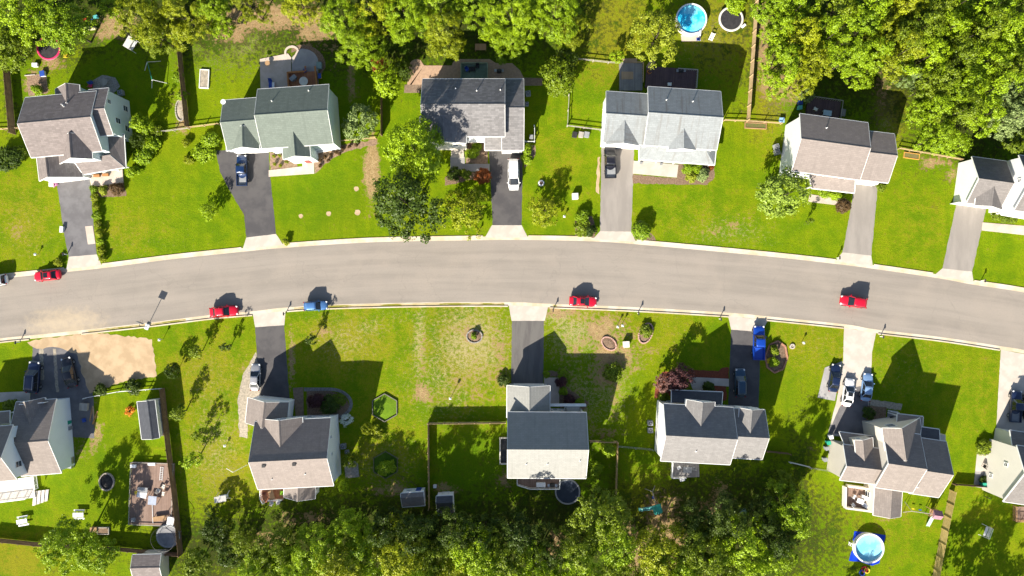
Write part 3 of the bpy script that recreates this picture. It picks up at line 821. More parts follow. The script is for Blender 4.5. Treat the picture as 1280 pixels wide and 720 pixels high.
# B ------------------------------------------------------------------------------
B_ = House('house', 'two storey house with grey green shingle roof beside the curved dark driveway', 'house', (350, 155), 'green', 'bluegrey')
b = B_.gable((318,143.8), (409,137.5), 8.1, .54, (319.5,112), (354,183.8))
B_.windows(b, 'R', [1.5, 4.2]); B_.windows(b, 'L', [1.5, 4.2]); vent_list(B_, b, [(340,126.5), (386,113.5)])
b2 = B_.gable((275.5,153), (320,149.4), 6.6, .52, (278.8,125.5), (283,188)); B_.gdoor(b2, 'R', -.4, 4.8); B_.windows(b2, '1', [1.5])
b3 = B_.gable((303,183.5), (302.5,157), 6.3, .78, (283,185), (323.8,183.3), z0=2.6, ov=.15, rake=.12); B_.window(b3, '1', 0, 4.0, 1.1, 1.0)
b4 = B_.gable((368.8,194.6), (365.8,156), 6.9, .8, (353.8,196), (387.5,193.8), ov=.2); B_.door(b4, '1', -.2); B_.window(b4, '1', 0, 4.4, 1.2, 1.2)
d0 = MB(B_.loc); p = W(280, 128, 6.2); d0.lathe([(.05, 0), (.30, .06), (.42, .16), (.40, .17), (.28, .08)], p + Vector((0, 0, .2)), 16); d0.tube(p - Vector((0, 0, .4)), p + Vector((0, 0, .2)), .04)
B_.part('satellite_dish', d0, M['plast_white'], smooth=True)
B_.railing([(390,191), (424,184)], .4)
B_.cap('porch_floor', [(388,186),(425,180),(427,186),(390,193)], .4, M['white'])

# C ------------------------------------------------------------------------------
Cc = House('house', 'two storey house with mottled grey tan roof between the dark tree and the white van', 'house', (590, 148), 'greytan', 'cream')
c = Cc.gable((526,130), (631,130), 8.3, .56, (527.5,98.8), (525,170.5)); vent_list(Cc, c, [(569.5,111), (596,113.5), (625.5,112.5)])
Cc.windows(c, 'R', [4.2]); Cc.windows(c, 'L1', [1.5, 4.2])
c2 = Cc.gable((627,134.5), (655,134.5), 6.9, .50, (640,98.8), (640,187.5)); Cc.gdoor(c2, 'R', -.4, 2.6); Cc.windows(c2, '2', [1.5])
Cc.shed((606,171), (632,171), (632,187.5), (606,187.5), 4.72, 3.45, name='garage_roof')
g_ = MB(Cc.loc); g_.prism([tuple(W(*p).xy) for p in ((608.5,168),(632,168),(632,186.5),(608.5,186.5))], 0, 3.2); Cc.part('wall', g_, SD['cream'])
g_ = MB(Cc.loc); q = W(620.5, 187); g_.box((q.x, q.y - .03, 1.05), (2.5, .08, 2.1)); Cc.part('garage_door', g_, M['gdoor'])
c3 = Cc.gable((554,176.5), (554,144), 7.2, .72, (525,176), (582.5,176), ov=.25, on=c); Cc.windows(c3, '1', [4.2])
Cc.shed((560,176), (582,176), (582,183), (560,183), 3.2, 2.8, posts=2)
Cc.shed((583,172), (606,172), (606,177), (583,177), 3.3, 3.0, roof=M['white'], name='bay_roof')
Cc.cap('porch_step', [(564,183.5),(580,183.5),(580,189),(564,189)], .45, M['concrete'])
Cc.cap('porch_step', [(564,189.2),(580,189.2),(580,193),(564,193)], .30, M['concrete'])
Cc.cap('porch_step', [(564,193.2),(580,193.2),(580,197),(564,197)], .16, M['concrete'])

# D ------------------------------------------------------------------------------
D = House('house', 'two storey house with pale grey stained roof, front porch and black pickup at its garage', 'house', (828, 160), 'grey', 'white')
d = D.gable((810.9,140.4), (903.7,146.8), 8.0, .53, (809.7,108.3), (896.4,187.6)); vent_list(D, d, [(833,125), (866,127)])
D.windows(d, 'R', [1.5, 4.2]); D.windows(d, '1', [4.2])
d2 = D.gable((757.7,141.6), (811,145.2), 6.8, .51, (756.5,114), (749.5,177.5)); D.gdoor(d2, 'R', -.2, 4.8); D.windows(d2, '1', [1.5, 4.0])
d3 = D.gable((780,178.6), (780.9,149.5), 6.8, .78, (757.7,177.5), (798.6,179), z0=2.8, ov=.15, rake=.12, on=d2); D.window(d3, '1', 0, 4.0, 1.2, 1.0)
d4 = D.gable((855,185.4), (855,160), 7.9, .82, (835.7,184), (869.6,186), z0=4.4, ov=.15, rake=.12, on=d); D.window(d4, '1', 0, 5.6, 1.0, 1.0)
D.hipshed((799,182.5), (894.7,188.5), (893,206), (799,199), (815,183.5), (882,187.5), 4.2, 2.9, posts=5)
D.cap('porch_floor', [(799,186),(893,192),(892,207),(799,202)], .35, M['concrete_grey'])

# E ------------------------------------------------------------------------------
E = House('house', 'two storey house with tan roof and white end wall beside the round pale tree', 'house', (1050, 190), 'tan', 'white')
e = E.gable((1001.8,173.2), (1088.4,185), 7.8, .51, (997.3,141.7), (990.4,213.4)); vent_list(E, e, [(1033,160)])
E.windows(e, 'L', [1.5, 4.2]); E.windows(e, 'R', [4.2])
e2 = E.gable((1084,190), (1121.8,194.5), 6.7, .50, (1100,165.5), (1112,228.8)); E.windows(e2, '2', [1.5]); E.gdoor(e2, 'R', .2, 4.2)
E.shed((1012,217), (1069,224.5), (1067.8,241), (1014,235), 4.0, 2.9, posts=4)
E.cap('porch_floor', [(1015,219),(1068,226),(1067,240),(1014,234)], .3, M['concrete'])

# F ------------------------------------------------------------------------------
F = House('house', 'white sided house with brown grey garage roof cut by the right edge above the road', 'house', (1245, 235), 'brown', 'white')
f = F.gable((1224,223), (1268,229), 5.9, .62, (1218.4,196.2), (1211,254)); F.gdoor(f, 'R', -.8, 4.4)
f2 = F.gable((1240,257.6), (1243,233), 5.0, .8, (1219,255.5), (1253,259.4), z0=2.6, ov=.15, rake=.1, on=f)
f3 = F.gable((1288,228), (1385,241), 8.6, .66, (1277.5,194.4), (1270,263)); F.window(f3, '1', .8, 6.4, .6, .7); F.windows(f3, 'RL', [1.5, 4.2])
F.shed((1253,259), (1300,266), (1299,276), (1252,268), 3.4, 2.8, posts=3, roof=M['white'])
F.windows(f, 'L', [1.5])

# G: left of the lower row ---------------------------------------------------------
G = House('house', 'house with brown roof, ice blue end wall and white deck in the lower left corner', 'house', (25, 555), 'taupe2', 'iceblue')
g = G.gable((8,555), (59.6,551), 6.2, .52, (67.3,499), (80.4,591)); G.windows(g, 'L', [4.2]); vent_list(G, g, [(29.5,584)])
g2 = G.gable((37.3,531.6), (31,502.5), 6.6, .62, (25,503), (56,500), z0=3, ov=.15, rake=.12, on=g)
g3 = G.gable((-95,580), (0.6,572), 9.4, .70, (15,531.6), (14,600.5)); G.windows(g3, '2', [1.5, 4.2, 6.0]); G.windows(g3, 'LR', [1.5, 4.2])
G.shed((-10,531), (12,529), (12,514), (-10,516), 3.6, 2.8, posts=2)
G.door(g, 'R', 1.5, .6)
dk = [(-12,602),(45,594),(48,620),(-12,628)]
G.cap('deck', dk, .2, M['deck_pale'], .6)
G.railing([(-12,628),(36,622)], .8); G.railing([(46,594),(48,610)], .8)
for k in range(4): G.cap('deck_step', [(45 + 4.2*k, 613 - .3*k),(49 + 4.2*k, 612.5 - .3*k),(47.5 + 4.2*k, 630 - 1.4*k),(43.5 + 4.2*k, 631 - 1.4*k)], .16, M['deck_pale'], .45 - .14 * k)
hb = MB(G.loc); p = W(90, 577); hb.box((p.x, p.y, 0), (1.0, 1.9, .9), -.06, z0=0); G.part('cellar_hatch', hb, M['metal'], bevel=.03)

# H ------------------------------------------------------------------------------
Hh = House('house', 'two storey house with tan rear slope and charcoal front slope, beside the hexagonal bed', 'house', (365, 560), 'tan', 'white')
h = Hh.gable((310.7,577.8), (408.4,572.9), 8.6, .61, (412.7,522.7), (420,607)); Hh.windows(h, 'L', [1.5, 4.2]); Hh.window(h, '2', 2.6, 5.4, .55, .7); Hh.window(h, '2', -.2, 5.4, .55, .7)
Hh.boxvent(h, 368,580); Hh.boxvent(h, 330,582); vent_list(Hh, h, [(340,599), (381.5,592.5)])
h2 = Hh.gable((350,559), (348.4,526), 7.4, .66, (326.7,526), (377.8,525), z0=4.6, ov=.15, rake=.12, on=h); Hh.window(h2, '2', 0, 6.0, 1.2, 1.0)
h3 = Hh.gable((327,535), (330.5,503), 6.0, .66, (309,506), (361,502.5)); Hh.gdoor(h3, '2', 0, 4.6)
h4 = Hh.gable((372,626.5), (372.7,603), 4.4, .62, (355,612), (394,610), ov=.2); Hh.windows(h4, 'LR1', [1.5])
Hh.cap('deck', [(327,606),(356,606),(356,624),(331,627),(327,622)], .14, M['deck_red'], .5)
Hh.railing([(327.5,606),(327.5,622),(331,628)], .64); Hh.railing([(337,624),(354,623.5)], .64)

# I ------------------------------------------------------------------------------
I = House('house', 'house with plain cream rear slope and slate front slope, central in the lower row', 'house', (685, 545), 'cream', 'grey')
i = I.gable((634.3,561.8), (735.7,562.3), 8.6, .63, (680,515.6), (680,597.8)); vent_list(I, i, [(658,580), (684.5,580), (725,576)])
I.windows(i, 'LR', [1.5, 4.2]); I.windows(i, '12', [1.5, 4.2])
i2 = I.gable((661.6,525), (661.8,484), 5.3, .60, (633.8,490), (687.3,490), roof=SH['cream']); I.gdoor(i2, '2', 0, 4.8)
by = W(714, 510); q = MB(I.loc); q.prism([(by.x + x, by.y + y) for x, y in ((-1.5,-1), (1.5,-1), (1.0,.7), (-1.0,.7))], 0, 3.0); bw = I.part('bay_window', q, M['white'])
q = MB(I.loc); q.add([(by.x-1.7,by.y-1,3.0),(by.x+1.7,by.y-1,3.0),(by.x+1.15,by.y+.85,3.0),(by.x-1.15,by.y+.85,3.0),(by.x-.6,by.y-1,3.75),(by.x+.6,by.y-1,3.75)], [(0,4,5,1),(1,5,2),(2,5,4,3),(3,4,0),(3,2,1,0)], 0, [[(0,0)]*4,[(0,0)]*3,[(0,0),(1,1),(2,1),(3,0)],[(0,0)]*3,[(0,0)]*4]); I.part('bay_roof', q, SH['cream'])
I.shed((688,508), (732,508), (732,505.5), (688,505.5), 3.1, 3.0, name='porch_roof', roof=M['white'])
q = MB(I.loc); p = W(629.5, 563)
for dx, dy, sx, sy in ((-.6,0,.2,4.6), (0,2.2,1.2,.2), (0,-2.2,1.2,.2)): q.box((p.x+dx, p.y+dy, 0), (sx, sy, .5), 0, z0=0)
cw = I.part('cellar_well', q, M['offwhite']); q = MB(I.loc); q.box((p.x+.05, p.y, 0), (1.0, 4.2, .05), 0, z0=.03); I.part('cellar_floor', q, M['dark_metal'], cw)
I.cap('deck', [(646,594),(699,594),(699,609),(662,609),(646,604.5)], .14, M['deck_brown'], .6)
I.railing([(646.5,598),(646.5,604.5),(662,609.5),(699,609.5),(699.5,598)], .74)

# J ------------------------------------------------------------------------------
J = House('house', 'two storey taupe roofed house with two small front gables and a red mulch bed', 'house', (890, 540), 'taupe', 'white')
j = J.gable((832.7,544.4), (922,549.3), 8.4, .61, (876,507.5), (823.3,576)); vent_list(J, j, [(870,564)]); J.windows(j, 'LR', [1.5, 4.2])
j2 = J.gable((918,545.4), (961.6,547.8), 7.3, .61, (940,512), (935,573.5)); J.gdoor(j2, 'L', 0, 4.4); J.windows(j2, '2', [1.5])
j3 = J.gable((876.2,533), (878.9,503.3), 7.7, .84, (858.2,502.2), (893.5,504.4), z0=4.4, ov=.15, rake=.12, on=j); J.window(j3, '2', 0, 5.7, 1.0, 1.0)
j4 = J.gable((938,542), (940.4,513), 6.6, .80, (924.4,513.3), (954,514.4), z0=2.8, ov=.15, rake=.12, on=j2); J.window(j4, '2', 0, 4.2, 1.0, .9)
J.shed((839.6,503), (902,506), (903.3,490.4), (839.6,487.8), 4.1, 2.9, posts=4, roof=SH['dark'])
J.cap('deck', [(840,571),(872,573),(873,595),(839,596)], .14, M['deck_grey'], .5)
J.railing([(839.5,577),(838.5,596),(856,596)], .64)

# K ------------------------------------------------------------------------------
K = House('house', 'large cream sided house with steep front gable, white walled deck and long concrete driveway', 'house', (1115, 570), 'taupe2', 'beige')
k = K.gable((1111,579.5), (1159,586.5), 8.4, .61, (1107,537), (1091,608.8)); K.windows(k, 'R', [1.5, 4.2]); vent_list(K, k, [(1147,609)])
k2 = K.gable((1154,588.2), (1192,593.8), 7.8, .61, (1175,551), (1172.5,621.8)); K.windows(k2, 'L', [1.5, 4.2]); K.windows(k2, 'R', [1.5, 4.2])
k3 = K.gable((1133,576), (1127.5,535.6), 8.25, .82, (1103,535.5), (1152,537.5), ov=.25); K.window(k3, '2', 0, 5.4, 1.4, 1.4)
K.shed((1121,534), (1153,538), (1153.8,521), (1122,517.5), 4.0, 3.1, posts=3)
k4 = K.gable((1058.8,582.5), (1106,588), 6.6, .62, (1060,556.3), (1048.8,600)); K.windows(k4, 'R', [1.5])
K.shed((1056,556), (1096,561), (1091,545.5), (1049.5,540), 4.2, 3.0, name='garage_roof')
q = MB(K.loc); q.prism([tuple(W(*p).xy) for p in ((1052,541),(1089,545.5),(1093,562),(1056,558))], 0, 2.85); K.part('wall', q, SD['beige'])
k5 = K.gable((1080.8,577), (1078.8,550.6), 6.3, .80, (1068.5,549.5), (1091,551), z0=3.0, ov=.12, rake=.1, on=k4); K.window(k5, '2', 0, 4.7, .8, .8)
K.shed((1150,552), (1175,556), (1174,537), (1152,534), 5.2, 4.0, name='side_roof', roof=SH['dark'])
q = MB(K.loc); q.prism([tuple(W(*p).xy) for p in ((1146,536),(1165,538),(1165,556),(1146,553))], 0, 3.7); K.part('wall', q, SD['beige'])
k6 = K.gable((1113,648), (1115.5,606), 4.9, .60, (1092,640), (1126,645), ov=.25); K.windows(k6, 'LR1', [1.5])
K.cap('deck', [(1056,606),(1090,611),(1087,636),(1054,632)], .14, M['deck_brown'], .6)
for pts in ([(1057,606),(1090,610.5)], [(1054,607),(1053.5,632)], [(1054,633),(1088,637.5)]):
    q = MB(K.loc); a0, b0 = W(*pts[0], .74), W(*pts[1], .74); dd = b0 - a0; q.box((a0 + b0) / 2 + Vector((0, 0, .5)), (dd.length, .32, 1.0), math.atan2(dd.y, dd.x)); K.part('deck_parapet', q, M['offwhite'])
K.cap('courtyard_bed', [(1084,507),(1108,509),(1106,528),(1082,528)], .1, M['mulch'])
K.railing([(1110,513),(1120,515)], .2); K.cap('porch_floor', [(1110,512),(1122,514),(1120,531),(1108,529)], .2, M['concrete_grey'])

# L ------------------------------------------------------------------------------
L_ = House('house', 'house with tall cream end wall cut by the right edge below the road', 'house', (1275, 580), 'brown', 'cream')
l = L_.gable((1282,592), (1390,608), 8.7, .66, (1272.8,557), (1261.7,628)); L_.window(l, '1', -2.4, 1.6, .6, .7); L_.windows(l, 'LR', [1.5, 4.2]); L_.window(l, '1', .3, 4.6, .6, .8)
l2 = L_.gable((1267,566), (1300,571), 4.9, .5, (1257,537), (1258,600)); L_.gdoor(l2, 'L', .6, 4.4)
L_.cap('deck', [(1266,632),(1298,632),(1298,650),(1266,650)], .14, M['deck_brown'], .5)
L_.railing([(1266,632),(1266,650),(1298,650)], .64, m=M['wood'])

# garden sheds -----------------------------------------------------------------------
S1 = House('garden_shed', 'long grey garden shed with ridged roof beside pink flowers in the fenced yard', 'shed', (186, 525), 'dark', 'cream')
s1 = S1.gable((190,549), (184,501.5), 3.6, .60, (174,524), (196,524), ov=.12, rake=.1); S1.door(s1, '1', 0, 0, 1.4, 1.9, M['white'])
S2 = House('garden_shed', 'small shed with reddish tan roof at the bottom edge behind the fence', 'shed', (182, 706), 'tan_pink', 'beige')
s2 = S2.gable((163,710.5), (199,709.5), 3.2, .40, (163.5,694), (163,728), ov=.15, rake=.1); S2.door(s2, 'R', 0, 0, 1.4, 1.9, M['white'])
S3 = House('garden_shed', 'small grey brown shed with blue and white front beside the fence end', 'shed', (516, 625), 'brown', 'white')
s3 = S3.gable((501,622.5), (529.5,620.5), 3.1, .5, (501,617), (501,634), ov=.1, rake=.08); S3.door(s3, 'L', .8, 0, .9, 1.8, M['plast_blue']); S3.window(s3, 'L', -.8, 1.4, .8, .7)
S4 = House('garden_shed', 'narrow dark navy shed with white front just right of the fence end', 'shed', (556, 632), 'dark', 'white')
s4 = S4.gable((545,629), (566,628), 3.1, .75, (545,620.5), (547,644), ov=.1, rake=.08); S4.door(s4, 'L', 0, 0, 1.3, 1.8, M['white'])
# ---------------------------------------------------------------- trees and shrubs
def leaf_mesh(name, seed, clusters, per, size, flat=.75, needle=False):
    """clusters: (centre, radius, outward direction). Many small leaf blades spread through each cluster."""
    rng = np.random.default_rng(seed)
    cs = np.array([c for c, r, d in clusters]); rs = np.array([r for c, r, d in clusters]); ds = np.array([d for c, r, d in clusters])
    k = len(cs); n = k * per
    idx = np.repeat(np.arange(k), per)
    off = rng.normal(size=(n, 3)); off /= np.linalg.norm(off, axis=1)[:, None]
    off *= (rng.random(n) ** .45)[:, None]
    off[:, 2] *= flat
    p = cs[idx] + off * rs[idx][:, None]
    nr = rng.normal(size=(n, 3)) * .60 + ds[idx] * .85 + off * .9 + np.array([0, 0, .30])
    nr /= np.linalg.norm(nr, axis=1)[:, None]
    t = rng.normal(size=(n, 3)); t -= (t * nr).sum(1)[:, None] * nr; t /= np.linalg.norm(t, axis=1)[:, None]
    b = np.cross(nr, t)
    s = size * (.6 + .8 * rng.random(n))
    wd = s * (.22 if needle else .62); ln = s * (1.5 if needle else 1.0)
    q = np.stack([p - t * ln[:, None] * .5, p + b * wd[:, None] * .5, p + t * ln[:, None] * .5 + nr * (s * -.12)[:, None], p - b * wd[:, None] * .5], 1).reshape(-1, 3)
    me = bpy.data.meshes.new(name)
    me.vertices.add(4 * n); me.vertices.foreach_set('co', q.astype(np.float32).ravel())
    me.loops.add(4 * n); me.loops.foreach_set('vertex_index', np.arange(4 * n, dtype=np.int32))
    me.polygons.add(n); me.polygons.foreach_set('loop_start', np.arange(n, dtype=np.int32) * 4); me.polygons.foreach_set('loop_total', np.full(n, 4, dtype=np.int32))
    me.update(); me.validate()
    me.materials.append(M['l_mid'])
    return me

def broad(seed, R, Ht, nl=9, ncl=150, cr=.62, per=56, leaf=.25, base=.16, squash=.8, needle=False, spread=.62, lobe=(.36, .56)):
    """an uneven broadleaf crown made of lobes, with the trunk and limbs that carry them"""
    rnd = random.Random(seed); lobes = [(Vector((0, 0, Ht - R * .62)), R * .58)]
    for i in range(nl):
        a = 2 * PI * (i + rnd.uniform(-.3, .3)) / nl; rr = R * rnd.uniform(.45, 1) * spread
        lr = R * rnd.uniform(*lobe)
        z = Ht * base + lr * .7 + (Ht * (1 - base) - lr * 1.6) * rnd.uniform(.12, .8) * (1 - .35 * rr / R)
        lobes.append((Vector((math.cos(a) * rr, math.sin(a) * rr, z)), lr))
    cl = []; tot = sum(l[1] ** 2 for l in lobes)
    for li, (c, r) in enumerate(lobes):
        for _ in range(max(6, int(ncl * r * r / tot))):
            for _try in range(12):
                d = Vector((rnd.gauss(0, 1), rnd.gauss(0, 1), rnd.gauss(.25, 1))).normalized()
                f = rnd.uniform(.72, 1.06)
                p = c + Vector((d.x, d.y, d.z * squash)) * r * f
                if d.z > -.45 and not any(k != li and (p - c2).length < r2 * .62 for k, (c2, r2) in enumerate(lobes)): break
            cl.append((tuple(p), cr * rnd.uniform(.65, 1.25), tuple(d)))
    me = leaf_mesh('crown', seed, cl, per, leaf, needle=needle)
    tk = MB(); k = max(.045, R * .026)
    tk.tube((0, 0, -.1), (rnd.uniform(-.1, .1), rnd.uniform(-.1, .1), Ht * .45), k * 1.5, k, 8)
    tk.tube((0, 0, Ht * .45), tuple(lobes[0][0]), k, k * .4, 7)
    for c, r in lobes[1:]:
        z0 = Ht * rnd.uniform(.28, .45); tk.tube((0, 0, z0), tuple(c), k * .55, k * .15, 6)
    t = tk.build('trunk', M['bark']); tm = t.data; bpy.data.objects.remove(t)
    return me, tm, R, Ht

VAR = {
 'broad': [broad(11, 4.6, 11.5, 9, 180, .64, 62, .26, spread=.74, lobe=(.34, .50)), broad(12, 4.4, 12.5, 8, 170, .66, 62, .26, spread=.72, lobe=(.36, .52)), broad(13, 4.8, 11, 10, 190, .62, 62, .26, spread=.76, lobe=(.32, .48)), broad(14, 4.2, 13, 8, 170, .66, 62, .26, spread=.72, lobe=(.36, .52))],
 'wood': [broad(21, 3.6, 13, 7, 125, .60, 58, .26, spread=.74, lobe=(.36, .54)), broad(22, 3.9, 12, 8, 135, .58, 60, .26, spread=.76, lobe=(.34, .50)), broad(23, 3.4, 14, 6, 115, .64, 58, .26, spread=.72, lobe=(.38, .54)), broad(24, 3.8, 12.5, 8, 135, .56, 62, .26, spread=.76, lobe=(.34, .50))],
 'feather': [broad(31, 4.4, 12, 13, 250, .46, 58, .30, needle=True, spread=.8, lobe=(.24, .40)), broad(32, 4.2, 12.5, 15, 250, .42, 58, .30, needle=True, spread=.85, lobe=(.22, .36)), broad(33, 4.6, 11.5, 12, 250, .5, 58, .31, needle=True, spread=.8, lobe=(.26, .42))],
 'sparse': [broad(41, 5.2, 11, 13, 150, .5, 40, .28, spread=.85, lobe=(.2, .36)), broad(42, 5.0, 10.5, 15, 150, .46, 40, .26, spread=.85, lobe=(.18, .34))],
 'orn': [broad(51, 2.4, 5.2, 8, 110, .40, 40, .22, base=.16), broad(52, 2.3, 5.6, 7, 100, .42, 40, .22, base=.16), broad(53, 2.6, 5.0, 9, 120, .38, 40, .2, base=.12)],
 'light': [broad(61, 2.8, 5.0, 13, 170, .36, 40, .18, base=.12, spread=.8, lobe=(.25, .4))],
 'young': [broad(71, 1.0, 3.6, 5, 40, .26, 30, .15, base=.12, spread=.5), broad(72, .9, 4.2, 5, 40, .24, 30, .14, base=.1, spread=.45)],
 'shrub': [broad(81, 1.0, 1.3, 6, 75, .24, 40, .16, base=.05, squash=.7), broad(82, 1.0, 1.1, 7, 75, .24, 40, .16, base=.05, squash=.6), broad(83, 1.0, 1.5, 5, 75, .26, 40, .16, base=.05)],
 'ball': [broad(91, 1.0, 1.7, 4, 120, .22, 60, .13, base=.1, spread=.25, lobe=(.62, .74))],
 'flower': [broad(95, .5, .55, 5, 22, .13, 26, .09, base=.03, squash=.6)],
}
_vi = {k: 0 for k in VAR}
def plant(kind, col, px, py, r, label, cat='tree', name=None, group=None, zf=None, var=None, hs=1.0):
    """r: crown radius in photo pixels (at crown height)"""
    vs = VAR[kind]; v = vs[(_vi[kind] if var is None else var) % len(vs)]; _vi[kind] += 1
    me, tm, R, Ht = v
    zc = Ht * .6
    for _ in range(3):
        sc = r / S * (H - zc) / H / R; zc = Ht * (.5 + .5 * sc) * .6 * hs
    sz = (.45 + .55 * sc) * hs
    g = W(px, py, zc); g.z = 0
    rnd = random.Random(int(px * 31 + py * 7))
    root = thing(name or {'tree': 'tree', 'shrub': 'shrub'}.get(cat, cat.replace(' ', '_')), label, cat, g, rnd.uniform(0, 2 * PI), group)
    cr = bpy.data.objects.new('crown' if cat == 'tree' else 'foliage', me); C.objects.link(cr); cr.parent = root; cr.scale = (sc, sc, sz)
    cr.material_slots[0].link = 'OBJECT'; cr.material_slots[0].material = M[col]
    tk = bpy.data.objects.new('trunk' if cat == 'tree' else 'stem', tm); C.objects.link(tk); tk.parent = root; tk.scale = (sc, sc, sz)
    return root

T = plant
# --- upper left
T('broad','l_bright',28,14,40,'large bright green tree in the upper left corner of the view')
T('broad','l_bright',78,32,34,'bright green tree overhanging the pink rimmed trampoline')
T('orn','l_mid',16,62,25,'shadowed green tree at the left edge beside the pink trampoline')
T('orn','l_mid',4,50,22,'dark low tree cut by the left edge above the trampoline yard')
T('orn','l_bright',136,9,16,'small bright tree at the top edge between two big crowns, left of the leaf litter',)
T('feather','l_olive',176,22,36,'olive feathery tree at the top edge over the white glider bench')
T('feather','l_mid',197,44,26,'feathery green tree just above the white glider bench',hs=.8)
T('feather','l_olive',228,18,34,'olive feathery tree whose crown hides the end of the brown fence')
T('feather','l_bright',268,8,26,'feathery yellow green tree at the top edge left of the sandy clearing')
T('orn','l_bright',277,34,15,'small bright tree standing at the left side of the sandy clearing')
T('feather','l_olive',310,4,24,'olive tree at the top edge above the middle of the sandy clearing')
T('orn','l_bright',176,154,14,'bright small tree against the pale blue end wall of the leftmost house')
T('orn','l_dark',170,176,11,'dark shrubby tree beside the window wall of the leftmost house')
# --- upper middle
T('feather','l_olive',376,4,26,'olive tree at the top edge at the right end of the sandy clearing')
T('feather','l_bright',428,24,34,'yellow green feathery tree right of the sandy clearing')
T('feather','l_olive',462,8,34,'olive feathery tree at the top edge, second right of the sandy clearing')
T('feather','l_bright',448,58,30,'bright feathery tree leaning over the shaded lawn right of the green roofed house',hs=.85)
T('feather','l_bright',506,18,36,'broad bright feathery tree at the top edge above the rust coloured treetop')
T('feather','l_olive',556,40,34,'olive feathery tree overhanging the left end of the curved paver patio')
T('feather','l_bright',545,4,32,'bright tree at the top edge between the two feathery groups')
T('feather','l_bright',592,8,32,'bright feathery tree at the top edge above the small table in the shade')
T('feather','l_bright',640,18,38,'very bright feathery tree above the dark patio roof yard')
T('feather','l_bright',638,50,26,'bright feathery tree overhanging the shaded lawn behind the mottled roof',hs=.8)
T('feather','l_bright',694,14,40,'large bright feathery tree beside the long tree shadow on dry grass')
T('feather','l_olive',716,36,24,'olive tree at the right end of the bright feathery row',hs=.85)
T('orn','l_rust',474,80,11,'small rust red treetop among the green crowns')
T('orn','l_bright',484,102,20,'bright round tree standing at the dark fence post line')
T('orn','l_dark',505,88,14,'dark shaded tree between the rust treetop and the paver patio')
T('orn','l_pale',449,152,23,'pale grey green tree with open star shaped branches by the blue grey end wall')
T('orn','l_mid',700,96,25,'bushy tree at the right end of the paver patio')
T('orn','l_dark',706,72,17,'dark tree tucked behind the bushy tree by the patio end')
T('orn','l_bright',772,70,9,'small round tree against the rail fence behind the deck','tree')
T('broad','l_lime',822,44,34,'lime green tree overhanging the dark deck beside the blue pool')
T('broad','l_bright',518,186,42,'big vivid green tree in front of the mottled roof house')
T('wood','l_dark',506,252,49,'dark sparse tree hanging over the kerb of the road')
T('light','l_olive',580,264,33,'loose yellow green tree on the lawn left of the driveway with the white van')
T('light','l_olive',681,262,22,'thin yellow green tree with a round shadow on the lawn right of the white van')
T('orn','l_silver',980,244,34,'round pale green tree at the front corner of the tan roofed house')
T('young','l_mid',1013,276,5,'thin young tree with a long shadow on the lawn before the tan roofed house')
T('ball','l_brown',1055,257,10,'round brownish purple shrub beside the driveway of the tan roofed house','shrub',)
T('orn','l_pale',1008,116,12,'grey green shrub tree in the shade behind the tan roofed house')
# --- wood at the upper right, row by row
_num = ['first', 'second', 'third', 'fourth', 'fifth', 'sixth', 'seventh', 'eighth', 'ninth', 'tenth', 'eleventh', 'twelfth', 'thirteenth', 'fourteenth']
def wood(rows, where, rowname):
    for ri, row in enumerate(rows):
        row = sorted(row)
        for k, (px, py, r, col, kd) in enumerate(row):
            cn = {'l_bright': 'bright green', 'l_mid': 'mid green', 'l_dark': 'dark green', 'l_olive': 'olive green', 'l_pale': 'greyish green', 'l_lime': 'lime green'}[col]
            T(kd, col, px, py, r * (1.18 if 'bottom' in where else 1.05), f'{cn} tree, {_num[k]} from the left in the {rowname[ri]} row of the {where}', group='trees of the ' + where)
B, Mi, Dk, Ol, Pa = 'l_bright', 'l_mid', 'l_dark', 'l_olive', 'l_pale'
wood([
 [(966,10,24,B,'wood'),(1000,8,25,B,'wood'),(1045,12,24,Mi,'wood'),(1088,8,26,B,'wood'),(1132,6,28,Ol,'broad'),(1168,12,26,Mi,'wood'),(1202,4,26,B,'wood'),(1240,10,30,B,'broad'),(1274,6,26,Mi,'wood')],
 [(972,40,20,B,'wood'),(1004,44,25,Ol,'wood'),(1040,44,24,B,'wood'),(1075,38,24,B,'wood'),(1108,40,26,Ol,'broad'),(1146,40,28,Mi,'wood'),(1184,38,26,B,'wood'),(1220,42,28,Mi,'wood'),(1260,44,30,B,'broad')],
 [(978,76,23,B,'wood'),(1016,78,25,Ol,'broad'),(1062,72,22,B,'wood'),(1094,66,22,B,'wood'),(1128,66,24,Ol,'wood'),(1158,72,26,B,'wood'),(1192,74,26,Mi,'wood'),(1230,78,30,B,'broad'),(1272,82,26,Mi,'wood')],
 [(980,98,17,B,'wood'),(1004,100,17,Ol,'wood'),(1073,92,19,B,'orn'),(1136,94,19,Pa,'sparse'),(1170,104,24,Mi,'wood'),(1204,108,26,B,'wood'),(1240,112,26,B,'wood'),(1276,118,22,Pa,'wood')],
 [(1164,138,22,B,'wood'),(1194,142,24,Mi,'wood'),(1226,146,24,B,'wood'),(1262,150,22,Pa,'wood'),(1172,172,22,B,'wood'),(1196,180,17,B,'orn'),(1278,176,16,Mi,'wood')],
], 'upper right wood', ['topmost', 'second', 'middle', 'fourth', 'lowest'])
